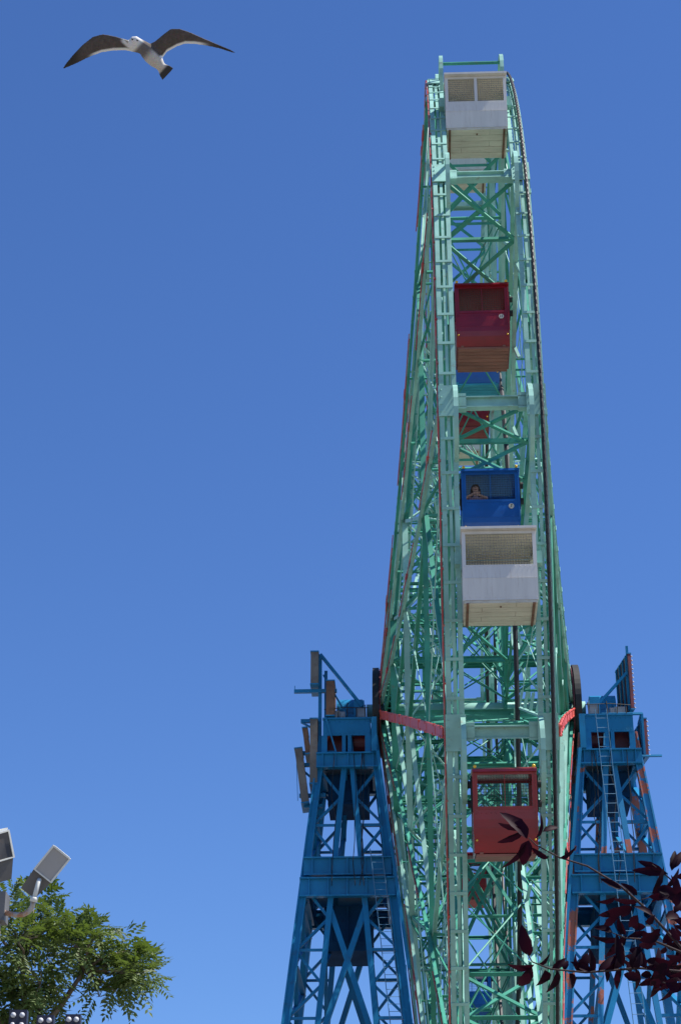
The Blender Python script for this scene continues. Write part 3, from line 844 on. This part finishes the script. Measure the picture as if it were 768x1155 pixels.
tower(1, 'blue lattice tower right of the wheel, patched with orange primer')

def H(x, y, z): return HUB + V((x, y, z))
# sign panels on the left tower (sheet metal letter boxes seen from the side)
def panel(loc, w, d, h, lean, mat, label, rotz=0.0, bulbs=False, ribs=0, edge_mat='blue'):
    t = thing('sign_panel', label, 'sign', loc, 'sign panels on the towers', (0, lean, rotz))
    m = MB(); m.box(-w / 2, w / 2, -d / 2, d / 2, -h / 2, h / 2); m.build('sheet', M[mat], t)
    for z in (-h / 2, h / 2):
        m = MB(); m.box(-w / 2 - .015, w / 2 + .015, -d / 2 - .012, d / 2 + .012, z - .02, z + .02); m.build('edge_trim', M[edge_mat], t)
    for k in range(ribs):
        y = -d / 2 + d * (k + .5) / ribs; m = MB(); m.box(-w / 2 - .05, -w / 2, y - .03, y + .03, -h / 2 + .02, h / 2 - .02); m.build('rib', M[edge_mat], t)
    if bulbs:
        n = int(h / .15)
        for k in range(n):
            z = -h / 2 + h * (k + .5) / n
            m = MB(); m.ball((w / 2 + .045, -d / 2 + .08, z), .030, 6, 4); m.build('bulb', M['dull_bulb'], t, True)
    return t
panel(H(-5.27, -.85, 1.12), .25, 1.1, 1.15, 0, 'tan_metal', 'tall tan sign panel at the very top of the left tower mast')
panel(H(-4.75, -.85, .05), .27, 1.1, 1.22, 0, 'rust', 'rusty brown sign panel standing just inside the left mast above the cab')
panel(H(-5.28, -.85, -1.75), .24, 1.1, 2.2, 0, 'tan_metal', 'longest tan sign panel beside the left tower cab')
panel(H(-5.52, -.85, -1.38), .16, 1.0, .9, -.12, 'rust', 'short dark sign panel between the two lower panels of the left tower')
panel(H(-5.66, -.85, -2.55), .24, 1.0, 1.85, .13 * -1, 'tan_metal', 'tilted outermost sign panel hanging low left of the left tower')
panel(H(4.92, -.2, .62), .10, 1.7, 1.95, .0, 'maroon', 'tall maroon sign panel with white bulbs on top of the right tower', rad(9), True, 4)
panel(H(5.30, -.35, -1.35), .10, 1.5, 1.30, .0, 'maroon', 'lower maroon sign panel with white bulbs beside the right tower cab', rad(8), True, 3)

# ------------------------------------------------------------------ gull
def gull():
    D_ = 14.0; c = pix(169, 60, D_); u = D_ / FPX
    fw = (c - V((0, 0, EYE))).normalized(); rt = V((math.cos(YAW), math.sin(YAW), 0)); upv = rt.cross(fw).normalized()
    def L(px, py, dz=0.0): return ((px - 169) * u, dz, (60 - py) * u)      # local: x right, y away from camera, z up
    def loft(secs, n):
        v = []; f = []
        for (cx, a, b) in secs:
            for k in range(n):
                t = 2 * math.pi * k / n; v.append(tuple(V(cx) + V(a) * math.cos(t) + V(b) * math.sin(t)))
        for i in range(len(secs) - 1):
            for k in range(n): f.append((i * n + k, i * n + (k + 1) % n, (i + 1) * n + (k + 1) % n, (i + 1) * n + k))
        f.append(tuple(range(n))); f.append(tuple((len(secs) - 1) * n + k for k in range(n)))
        return v, f
    verts, faces = [], []
    def addm(vf):
        b = len(verts); verts.extend(vf[0]); faces.extend([tuple(b + i for i in q) for q in vf[1]])
    ax = [(143.5, 47.8, .9), (147, 47.6, 1.7), (150, 46.8, 4.1), (153.5, 47, 5.1), (157, 49, 4.9), (161, 52.5, 6.6), (166, 57, 8.6), (171, 62.5, 9.2), (176, 68, 8.2), (180, 72.5, 5.8), (182.5, 75, 4.6)]
    secs = []
    for i, (x, y, r) in enumerate(ax):
        p0 = ax[max(i - 1, 0)]; p1 = ax[min(i + 1, len(ax) - 1)]
        d = V((p1[0] - p0[0], 0, -(p1[1] - p0[1]))).normalized(); pn = V((d.z, 0, -d.x))
        secs.append((V(L(x, y)), pn * (r * u), V((0, 1, 0)) * (r * u * .95)))
    addm(loft(secs, 14))
    # tail fan
    secs = []
    for (x, y, hw, th) in ((178, 71, 5, 3.5), (182, 75, 5.5, 2.2), (186, 79, 8.2, 1.5), (189, 82.3, 9.0, 1.1)):
        d = V((.72, 0, -.69)); pn = V((.69, 0, .72)); secs.append((V(L(x, y)), pn * (hw * u), V((0, 1, 0)) * (th * u)))
    addm(loft(secs, 12))
    # wings: (leading edge, trailing edge) pairs from root to tip, in photo pixels
    Lw = [((167, 52), (170, 66), 4.5, 0), ((158, 50), (156, 60), 3.4, -1), ((146, 46.5), (143, 57.5), 2.6, -2.5), ((132, 42.5), (130, 58), 2.2, -4), ((119, 40.2), (117, 60.2), 1.9, -5), ((108, 43), (107, 64), 1.6, -4), ((96, 52), (97, 68.5), 1.3, -1), ((85, 63), (88, 73), 1.1, 4), ((77, 72.5), (79, 76.5), 1.0, 8), ((73.5, 77.5), (74.5, 78.3), .7, 10)]
    Rw = [((165, 52), (176, 66), 4.5, 0), ((175, 47), (183, 65), 3.4, -1), ((184, 39.5), (188, 58.5), 2.6, -3), ((192, 33.5), (199, 52.5), 2.2, -5), ((202, 33.2), (208, 49.5), 1.9, -6), ((214, 37), (218, 49.5), 1.6, -5), ((228, 43), (230, 51), 1.3, -2), ((243, 49), (245, 53.8), 1.1, 3), ((257, 54.6), (258, 57.6), 1.0, 7), ((263.5, 58), (264, 59), .7, 9)]
    for Wg in (Lw, Rw):
        secs = []
        for ((lx, ly), (tx, ty), th, dz) in Wg:
            l = V(L(lx, ly, dz * u)); t = V(L(tx, ty, (dz + 3) * u)); c_ = (l + t) / 2; a = (l - t) / 2
            secs.append((c_, a, V((0, 1, 0)) * (th * u)))
        addm(loft(secs, 14))
    me = bpy.data.meshes.new('body'); me.from_pydata(verts, [], faces); me.update()
    tmp = bpy.data.objects.new('tmp', me); COL.objects.link(tmp)
    rm = tmp.modifiers.new('r', 'REMESH'); rm.mode = 'VOXEL'; rm.voxel_size = 0.0048; rm.use_smooth_shade = True
    sm = tmp.modifiers.new('s', 'SMOOTH'); sm.factor = .5; sm.iterations = 3
    dg = bpy.context.evaluated_depsgraph_get(); me2 = bpy.data.meshes.new_from_object(tmp.evaluated_get(dg)); bpy.data.objects.remove(tmp)
    me2.name = 'gull_body'
    attr = me2.color_attributes.new('plumage', 'FLOAT_COLOR', 'POINT')
    def seg_t(p, A, B):
        d = (B[0] - A[0], B[1] - A[1]); q = (p[0] - A[0], p[1] - A[1]); return (q[0] * d[0] + q[1] * d[1]) / (d[0] ** 2 + d[1] ** 2)
    def trail(Wg, x):
        pr = sorted([(w[1][0], w[1][1], w[0][1]) for w in Wg])
        for i in range(len(pr) - 1):
            if pr[i][0] <= x <= pr[i + 1][0]:
                k = (x - pr[i][0]) / (pr[i + 1][0] - pr[i][0] + 1e-6); return pr[i][1] + k * (pr[i + 1][1] - pr[i][1])
        return None
    for i, vt in enumerate(me2.vertices):
        x = vt.co.x / u + 169; y = 60 - vt.co.z / u
        nz = mnoise.noise(V((x * .25, y * .25, 3))) * .5 + mnoise.noise(V((x * .9, y * .35, 1))) * .4
        sst = lambda e0, e1, v: (lambda q: q * q * (3 - 2 * q))(min(1, max(0, (v - e0) / (e1 - e0))))
        mixc = lambda c0, c1, q: tuple(p_ + (q_ - p_) * q for p_, q_ in zip(c0, c1))
        t = seg_t((x, y), (150, 47), (190, 84)); off = abs((x - 150) * 37 - (y - 47) * 40) / 54.5
        wing = trail(Lw, x) if x < 160 else (trail(Rw, x) if x > 180 else None)
        col = tuple(max(.01, c * (1 + .55 * nz)) for c in (.075, .058, .050))
        if wing is not None:
            e = wing - y; k_ = sst(3.8, 1.8, e) * sst(100, 112, x) * sst(236, 222, x)
            col = mixc(col, (.72, .72, .70), k_)
            ft = max(sst(100, 84, x), sst(232, 250, x)); col = mixc(col, (.022, .019, .018), ft)
        body = mixc((.62, .61, .59), tuple(c * (1 + .3 * nz) for c in (.13, .11, .10)), sst(.12, .22, t))
        body = mixc(body, tuple(c * (1 + .15 * nz) for c in (.46, .43, .39)), sst(.34, .5, t))
        col = mixc(col, body, sst(10.0, 7.0, off) * sst(-.2, -.1, t))
        if t > .76 and off < 14: col = mixc(col, (.03, .026, .024), sst(.80, .86, t))
        if x < 146 and off < 5 and y > 44 and y < 52: col = (.30, .26, .18)
        attr.data[i].color = (*col, 1)
    for p in me2.polygons: p.use_smooth = True
    m, nt, b = newmat('gull_plumage'); a = nt.nodes.new('ShaderNodeVertexColor'); a.layer_name = 'plumage'
    n = nt.nodes.new('ShaderNodeTexNoise'); n.inputs['Scale'].default_value = 60
    mx = nt.nodes.new('ShaderNodeMix'); mx.data_type = 'RGBA'; mx.blend_type = 'OVERLAY'; mx.inputs['Factor'].default_value = .5
    nt.links.new(a.outputs[0], mx.inputs['A']); nt.links.new(n.outputs['Color'], mx.inputs['B'])
    nt.links.new(mx.outputs['Result'], b.inputs['Base Color']); b.inputs['Roughness'].default_value = .85
    me2.materials.clear(); me2.materials.append(m)
    rotm = Matrix((rt, fw, upv)).transposed().to_4x4()
    g = bpy.data.objects.new('gull', None); COL.objects.link(g); g.matrix_world = Matrix.Translation(c) @ rotm
    g.empty_display_size = .3
    tag(g, 'gull gliding with spread dark wings and white trailing edges in the clear sky', 'bird')
    o = bpy.data.objects.new('body', me2); COL.objects.link(o); o.parent = g
    for (px, py) in ((156, 46.6), (150.6, 45.4)):
        mm = MB(); mm.ball(V(L(px, py, -4.3 * u)), 1.0 * u, 8, 6); mm.build('eye', M['ink'], g, True)
    return g
gull()

# ------------------------------------------------------------------ floodlights on a pole
pole_base = pix(-6, 1050, 17.0); px_, py_ = pole_base.x, pole_base.y
lp = thing('lamp_pole', 'grey pole with curved rusty pipe arm at the left edge, holding floodlights', 'lamp pole', (px_, py_, 0))
ztop = pix(0, 1029, 17.0).z
m = MB(); m.tube([(0, 0, 0), (0, 0, ztop + .05)], .05, 12); m.build('pole', M['pipe'], lp, True)
O = V((px_, py_, 0))
pts = [pix(-6, 1030, 17) - O, pix(6, 1029.5, 16.98) - O, pix(18, 1032, 16.95) - O, pix(27, 1031.5, 16.9) - O, pix(33, 1028, 16.9) - O, pix(37, 1022.5, 16.9) - O, pix(38, 1016, 16.9) - O]
m = MB(); m.tube(pts, .022, 10); m.build('arm', M['pipe'], lp, True)
m = MB(); m.box(-.09, .09, -.09, .09, ztop - .08, ztop + .16); m.build('junction_box', M['lamp_grey'], lp)
def floodlight(center, axes, label, size, lens_mat, tilt):
    """axes: long axis, short axis, lens normal"""
    la, sa, nn = [a.normalized() for a in axes]; sa = (sa - la * sa.dot(la)).normalized(); nn = la.cross(sa)
    if nn.dot(axes[2]) < 0: sa = -sa; nn = la.cross(sa)
    t = bpy.data.objects.new('floodlight', None); COL.objects.link(t); t.empty_display_size = .2
    t.matrix_world = Matrix.Translation(center) @ Matrix((la, sa, nn)).transposed().to_4x4()
    tag(t, label, 'floodlight', 'floodlights on the pole')
    l, w, d = size
    m = MB(); a = l / 2; b = w / 2
    m.hexa([(-a * .15, -b, 0), (a, -b, 0), (a, b, 0), (-a * .15, b, 0), (-a * .15, -b * .9, -d), (a * .92, -b * .9, -d * .75), (a * .92, b * .9, -d * .75), (-a * .15, b * .9, -d)])
    m.hexa([(-a, -b * .8, -.03), (-a * .152, -b, -.004), (-a * .152, b, -.004), (-a, b * .8, -.03), (-a * .95, -b * .6, -d * .8), (-a * .152, -b * .88, -d), (-a * .152, b * .88, -d), (-a * .95, b * .6, -d * .8)])
    m.build('housing', M['lamp_grey'], t)
    m = MB(); f = .011
    m.box(-a * .15, a, -b - .004, -b + f, .001, .02); m.box(-a * .15, a, b - f, b + .004, .001, .02)
    m.box(a - f, a + .004, -b + f, b - f, .001, .02); m.box(-a * .15, -a * .15 + f, -b + f, b - f, .001, .02)
    m.build('lens_frame', M['lamp_frame'], t)
    m = MB(); m.box(-a * .15 + f, a - f, -b + f, b - f, .002, .010); m.build('lens', M[lens_mat], t)
    return t
c1 = pix(51, 984.5, 16.9)
rt = V((math.cos(YAW), math.sin(YAW), 0)); fwd = pix(384, 577.5, 1) - V((0, 0, EYE)); upc = rt.cross(fwd)
fl1 = floodlight(c1, (rt * .60 + upc * .74 + fwd * .12, rt * .78 - upc * .42 + fwd * .1, -fwd * 1.0 + rt * .25 - upc * .05), 'grey floodlight with a pale lens tilted up to the right on the curved pipe arm', (.44, .18, .12), 'lamp_lens', 0)
def yoke(t, p_arm):
    inv = t.matrix_world.inverted(); q = inv @ p_arm
    m = MB(); m.tube([q, V((-.08, 0, .07)), V((-.07, 0, .012))], .019, 8)
    m.tube([q, q + (V((-.08, 0, .07)) - q) * .25], .032, 8)
    m.build('bracket', M['lamp_frame'], t, True)
yoke(fl1, pix(38, 1017, 16.85))
c2 = pix(-9, 970, 17.1)
fl2 = floodlight(c2, (upc * .93 - rt * .18, rt * .8 + fwd * .6, -fwd * .75 - rt * .62), 'pale framed floodlight with dark glass cut by the left edge of the photo', (.41, .40, .20), 'dark_glass', 0)
inv = fl2.matrix_world.inverted()
m = MB(); m.tube([inv @ pix(-6, 1031, 17.0), inv @ pix(-6, 985, 17.15)], .03, 8); m.build('bracket', M['lamp_frame'], fl2, True)
# the floodlight at the edge has a pale hood
m = MB(); a, b, d = .205, .20, .20
m.hexa([(a + .006, -b, .0), (a + .006, b, .0), (a + .02, b, .0), (a + .02, -b, .0), (a * .95, -b * .9, -d), (a * .95, b * .9, -d), (a, b * .9, -d), (a, -b * .9, -d)])
m.hexa([(-a * .15, b + .006, 0), (a, b + .006, 0), (a, b + .02, 0), (-a * .15, b + .02, 0), (-a * .15, b * .92, -d), (a * .9, b * .92, -d), (a * .9, b * .98, -d), (-a * .15, b * .98, -d)])
m.build('hood', M['lamp_frame'], fl2)

# bulb studded sign boards rising at the bottom left edge
def bulb_board(x0, x1, ytop, D_, label):
    a = pix(x0, ytop, D_); b = pix(x1, ytop, D_); c = (a + b) / 2; w = (b - a).length; h = 1.0
    t = thing('bulb_sign', label, 'sign', (c.x, c.y, c.z - h), 'bulb studded navy sign boards', (0, 0, YAW))
    m = MB(); m.box(-w / 2, w / 2, -.04, .06, 0, h); m.box(-w / 2 + .05, w / 2 - .05, .06, .10, -c.z + h, h - .1); m.build('board', M['navy'], t)
    n = 2 if w < .16 else 3
    for i in range(n):
        for j in range(4):
            m = MB(); m.ball((-w / 2 + w * (i + .5) / n, -.06, h - .05 - j * .085), .024, 8, 5); m.build('bulb', M['dull_bulb'], t, True)
bulb_board(12, 32, 1140, 18.0, 'leftmost navy bulb studded sign board at the bottom left edge under the tree')
bulb_board(43, 62, 1146, 18.0, 'navy bulb studded sign board between two others at the bottom left')
bulb_board(75, 92, 1145, 18.0, 'rightmost navy bulb studded sign board at the bottom left edge')

# ------------------------------------------------------------------ green tree, lower left
def tree():
    D_ = 25.0; base = pix(20, 1300, D_); base.z = 0
    t = thing('leafy_tree', 'green tree with feathery compound leaves at the lower left, behind the floodlights', 'tree', base)
    rn = random.Random(11)
    wood = MB(); C0 = lambda px, py, dd=0: pix(px, py, D_ + dd) - base
    fork = C0(20, 1330)
    wood.tube([V((0, 0, -.1)), V((.05, .0, 1.5)), fork * .7, fork], [.17, .15, .12, .10], 10)
    # clumps: photo pixel centre, radius (px), depth offset, leaf count
    cl = [(10, 1030, 34, 0, 90), (38, 1022, 26, .4, 80), (60, 1046, 22, -.2, 64), (20, 1062, 34, -.6, 100), (52, 1078, 34, .5, 110), (90, 1052, 20, .3, 60), (110, 1053, 17, -.3, 50), (88, 1068, 28, -.4, 90),
          (118, 1078, 24, .5, 70), (142, 1073, 20, -.1, 70), (160, 1086, 18, .3, 60), (150, 1098, 20, -.3, 60), (128, 1098, 22, .1, 60), (164, 1108, 12, .2, 26), (16, 1100, 36, .2, 110), (46, 1110, 28, -.4, 70),
          (6, 1130, 28, .3, 70), (36, 1138, 24, .1, 50), (112, 1124, 12, .2, 22), (130, 1118, 12, -.3, 22), (66, 1142, 14, .4, 22),
          (-25, 1060, 45, 0, 90), (-30, 1120, 45, 0, 90), (0, 1170, 40, .5, 80), (50, 1175, 34, .3, 60), (90, 1180, 20, .5, 20), (-40, 1010, 34, .4, 60)]
    u = D_ / FPX
    hubs = [C0(30, 1180), C0(60, 1110, .2), C0(95, 1095, -.1), C0(25, 1090, 0), C0(-30, 1120, 0)]
    wood.tube([fork, fork.lerp(hubs[0], .5) + V((.05, .05, 0)), hubs[0]], [.10, .075, .055], 8)
    for h_ in hubs[1:]:
        wood.tube([hubs[0], hubs[0].lerp(h_, .5) + V((rn.uniform(-.1, .1), rn.uniform(-.1, .1), .05)), h_], [.05, .036, .024], 7)
    lv, lf, lvar = [], [], []
    def leaflet(p, d, nrm, L_, w, var):
        sd = d.cross(nrm).normalized(); b = len(lv); dn = nrm * (-.12 * L_)
        lv.extend([tuple(p), tuple(p + d * L_ * .45 + sd * w), tuple(p + d * L_ + dn), tuple(p + d * L_ * .45 - sd * w)])
        lf.append((b, b + 1, b + 2, b + 3)); lvar.extend([var] * 4)
    for (cx, cy, rp, dd, n) in cl:
        c = C0(cx, cy, dd); rr = rp * u * .92
        hb = min(hubs, key=lambda h_: (h_ - c).length)
        mid = hb.lerp(c, .55) + V((rn.uniform(-.06, .06), rn.uniform(-.1, .1), rn.uniform(-.02, .08)))
        wood.tube([hb, mid, c], [.022, .014, .007], 6)
        for i in range(max(3, n // 9)):
            d = V((rn.gauss(0, 1), rn.gauss(0, 1), rn.gauss(.2, .8))).normalized(); wood.tube([c, c + d * rr * .8], [.006, .003], 4)
        n = int(n * .62)
        for i in range(n):
            d = V((rn.gauss(0, 1), rn.gauss(0, 1), rn.gauss(0.05, .8))).normalized()
            p = c + d * rr * (rn.random() ** .5) * V((1, 1.5, 1)).x
            p = c + V((d.x * rr, d.y * rr * 1.6, d.z * rr)) * (rn.random() ** .45) * .85
            ax = (d * .9 + V((rn.uniform(-.5, .5), rn.uniform(-.5, .5), rn.uniform(-.15, .35)))).normalized()
            nr = (V((0, 0, 1)) + V((rn.uniform(-.6, .6), rn.uniform(-.6, .6), 0))).normalized()
            nr = (nr - ax * nr.dot(ax)).normalized(); sd = ax.cross(nr); LL = rn.uniform(.20, .34); var = rn.random()
            npair = rn.randint(5, 7)
            for k in range(npair):
                f = (k + .6) / npair; q = p + ax * (LL * f) - V((0, 0, 1)) * (LL * .35 * f * f)
                ll = .095 * (1 - .35 * abs(f - .45)) * rn.uniform(.85, 1.2)
                for e in (-1, 1):
                    leaflet(q, (sd * e + ax * .45 - nr * rn.uniform(.05, .5)).normalized(), (nr + sd * rn.uniform(-.3, .3)).normalized(), ll, .0185, min(1, max(0, var + rn.uniform(-.15, .15))))
            leaflet(p + ax * LL - V((0, 0, LL * .35)), ax, nr, .09, .018, var)
    wood.build('trunk', M['bark'], t, True)
    me = bpy.data.meshes.new('crown'); me.from_pydata(lv, [], lf); me.update()
    at = me.attributes.new('leafvar', 'FLOAT', 'POINT'); at.data.foreach_set('value', lvar)
    me.materials.append(M['leaf']); o = bpy.data.objects.new('crown', me); COL.objects.link(o); o.parent = t
tree()

# ------------------------------------------------------------------ purple plum branch, lower right, near the camera
def plum():
    D_ = 4.6; base = pix(900, 1400, D_ + .3); base.z = 0
    t = thing('plum_tree', 'dark purple leaved plum branches reaching in from the lower right edge', 'tree', base)
    rn = random.Random(5)
    A = lambda px, py, dd=0: pix(px, py, D_ + dd) - base
    u = D_ / FPX
    wood = MB(); LV, LF, LVAR = [], [], []
    trunk_top = A(880, 1250)
    wood.tube([V((0, 0, -.1)), V((.02, 0, .8)), trunk_top], [.05, .042, .03], 10)
    def leaf(px, py, ang, Lp, wp, dd=0.0, roll=None, bend=.25):
        Lp *= .9
        """leaf from its stalk at photo pixel, pointing at ang degrees (0 right, 90 up), sizes in pixels"""
        p = A(px, py, dd); a = rad(ang); L_ = Lp * u; w = wp * u
        ax = (rt * math.cos(a) + upc * math.sin(a) + fwd * rn.uniform(-.25, .25)).normalized()
        nr = (-fwd + rt * rn.uniform(-.9, .9) + upc * rn.uniform(-.9, .9)); nr = (nr - ax * nr.dot(ax)).normalized(); sd = ax.cross(nr)
        var = rn.random(); b = len(LV); ns = 9
        cb = rn.choice((-1, 1)) * bend
        for i in range(ns + 1):
            f = i / ns; hw = w / 2 * (math.sin(math.pi * f ** .95) ** .7) * (1 - .12 * f) if 0 < f < 1 else .0006
            c = p + ax * (L_ * f) + sd * (L_ * cb * f * f * .5) + nr * (-.45 * L_ * f * f)
            hw *= 1 + .08 * math.sin(i * 4.1)
            LV.extend([tuple(c - sd * hw + nr * hw * .5), tuple(c), tuple(c + sd * hw + nr * hw * .5)]); LVAR.extend([var] * 3)
        for i in range(ns):
            q = b + i * 3; LF.append((q, q + 1, q + 4, q + 3)); LF.append((q + 1, q + 2, q + 5, q + 4))
    def twig(pts, r0, r1):
        P3 = [A(*p) for p in pts]; n = len(P3)
        wood.tube(P3, [r0 + (r1 - r0) * i / (n - 1) for i in range(n)], 7)
    T_ = lambda *p: (p[0], p[1], p[2] if len(p) > 2 else 0)
    # main twigs (photo pixels, depth offset)
    twig([T_(895, 1270, 0), T_(820, 1130, .05), T_(760, 1060, .05), T_(728, 1025, 0), T_(700, 1000, -.03), T_(662, 977, -.05), T_(630, 967, -.05), T_(604, 953, -.05), T_(596, 945, -.05)], .0042, .0010)
    twig([T_(895, 1270, 0), T_(830, 1150, -.1), T_(770, 1096, -.1), T_(720, 1092, -.1), T_(660, 1097, -.12), T_(620, 1093, -.12), T_(600, 1085, -.12), T_(594, 1075, -.12)], .0042, .0010)
    twig([T_(895, 1270, 0), T_(850, 1120, .15), T_(800, 1050, .15), T_(765, 1000, .12), T_(748, 985, .1), T_(735, 975, .1)], .004, .001)
    twig([T_(820, 1130, .05), T_(770, 1075, 0), T_(735, 1060, -.05), T_(705, 1058, -.08), T_(690, 1052, -.08)], .004, .001)
    twig([T_(800, 1050, .15), T_(775, 1020, .1), T_(740, 1010, .05), T_(722, 1015, 0)], .0035, .001)
    twig([T_(830, 1150, -.1), T_(790, 1120, -.05), T_(755, 1110, 0), T_(735, 1105, 0)], .0035, .001)
    # leaf cluster over the red gondola
    for q in ((594, 946, 118, 42, 17), (588, 934, 178, 30, 8), (590, 938, 208, 32, 9), (596, 948, 255, 30, 16), (594, 950, 238, 42, 9), (604, 945, 55, 26, 8), (612, 938, 22, 22, 8), (618, 968, 160, 22, 7), (630, 968, 15, 24, 6),
              (637, 970, 80, 14, 6)):
        leaf(*q, dd=-.05)
    # lower left twig
    for q in ((597, 1078, 105, 34, 15), (602, 1088, 195, 30, 13), (600, 1092, 245, 34, 13), (606, 1088, 20, 18, 8), (614, 1094, 265, 22, 18), (622, 1093, 30, 20, 8), (628, 1095, 265, 30, 11), (636, 1094, 70, 12, 8), (642, 1098, 300, 18, 10), (650, 1096, 55, 24, 14),
              (655, 1096, 130, 20, 9), (668, 1097, 95, 26, 9), (668, 1097, 150, 26, 8), (674, 1097, 45, 40, 10), (680, 1096, 30, 24, 7), (682, 1096, 300, 12, 8), (692, 1094, 60, 34, 13), (700, 1092, 245, 26, 8), (703, 1090, 110, 36, 10), (712, 1092, 70, 26, 14), (716, 1092, 290, 30, 8), (728, 1092, 120, 26, 11), (735, 1094, 60, 26, 12), (742, 1094, 250, 22, 9)):
        leaf(*q, dd=-.11)
    # upper right twig
    for q in ((752, 985, 175, 40, 11), (748, 983, 160, 34, 9), (757, 982, 80, 26, 9), (758, 980, 60, 30, 10), (762, 990, 20, 26, 9)):
        leaf(*q, dd=.1)
    # dense mass on the right
    for i in range(125):
        px = rn.triangular(690, 840, 770); lo = 1000 + max(0, (745 - px)) * .42; hi = 1112 - max(0, (735 - px)) * .5
        if px > 745: hi = 1122
        py = rn.uniform(lo, hi)
        leaf(px, py, rn.choice((rn.uniform(100, 260), rn.uniform(-70, 110), rn.uniform(130, 230))), rn.uniform(12, 28), rn.uniform(7, 12), rn.uniform(-.25, .3), bend=rn.uniform(0, .5))
    for q in ((722, 1015, 190, 34, 9), (718, 1010, 130, 22, 8), (735, 1008, 60, 32, 8), (742, 1012, 20, 26, 12), (700, 1003, 150, 26, 8), (693, 1012, 215, 22, 8), (712, 1022, 200, 40, 12), (750, 1035, 5, 22, 14), (760, 1030, 60, 24, 9), (690, 1052, 155, 22, 10), (698, 1058, 195, 30, 9), (706, 1056, 230, 34, 10), (705, 1054, 130, 20, 9), (740, 1105, 270, 26, 9), (758, 1112, 250, 24, 9)):
        leaf(*q, dd=rn.uniform(-.08, .05))
    wood.build('branch', M['plum_bark'], t, True)
    me = bpy.data.meshes.new('foliage'); me.from_pydata(LV, [], LF); me.update()
    at = me.attributes.new('leafvar', 'FLOAT', 'POINT'); at.data.foreach_set('value', LVAR)
    for p in me.polygons: p.use_smooth = True
    me.materials.append(M['plum_leaf']); o = bpy.data.objects.new('foliage', me); COL.objects.link(o); o.parent = t
plum()

# ------------------------------------------------------------------ ground
m = MB(); n = 24; S = 3000.0
for i in range(n + 1):
    for j in range(n + 1): m.v.append((-S + 2 * S * i / n, -S + 2 * S * j / n, 0))
for i in range(n):
    for j in range(n): m.f.append((i * (n + 1) + j, (i + 1) * (n + 1) + j, (i + 1) * (n + 1) + j + 1, i * (n + 1) + j + 1))
g = m.build('ground', M['paving']); g['kind'] = 'structure'

# ------------------------------------------------------------------ light, sky, camera
SUN = V((0.52, -0.045, 0.85)).normalized()
elev = math.asin(SUN.z); az = math.atan2(SUN.x, SUN.y)
w = bpy.data.worlds.new('World'); sc.world = w; w.use_nodes = True
nt = w.node_tree; bg = nt.nodes['Background']; sky = nt.nodes.new('ShaderNodeTexSky'); sky.sky_type = 'NISHITA'
sky.sun_disc = False; sky.sun_elevation = elev; sky.sun_rotation = az; sky.altitude = 0
sky.air_density = 1.0; sky.dust_density = 0.0; sky.ozone_density = 10.0
hs = nt.nodes.new('ShaderNodeHueSaturation'); hs.inputs['Saturation'].default_value = 1.08; hs.inputs['Hue'].default_value = 0.508
nt.links.new(sky.outputs[0], hs.inputs['Color']); nt.links.new(hs.outputs[0], bg.inputs['Color']); bg.inputs['Strength'].default_value = 0.095
sl = bpy.data.lights.new('sun', 'SUN'); sl.energy = 5.0; sl.angle = rad(.5); sl.color = (1.0, .95, .87)
so = bpy.data.objects.new('sun', sl); COL.objects.link(so); so.location = (60, 10, 90)
so.rotation_euler = (-SUN).to_track_quat('-Z', 'Y').to_euler()
cam = bpy.data.cameras.new('camera'); co = bpy.data.objects.new('camera', cam); COL.objects.link(co)
co.location = (0, 0, EYE); co.rotation_euler = (math.pi / 2 + PITCH, 0, YAW)
cam.sensor_fit = 'VERTICAL'; cam.sensor_height = 24.0; cam.lens = 24.0 * FPX / 1155.0
cam.clip_start = .1; cam.clip_end = 8000
sc.camera = co
vs = sc.view_settings; vs.view_transform = 'Standard'; vs.look = 'None'; vs.exposure = 0.72; vs.gamma = 1; vs.use_curve_mapping = False
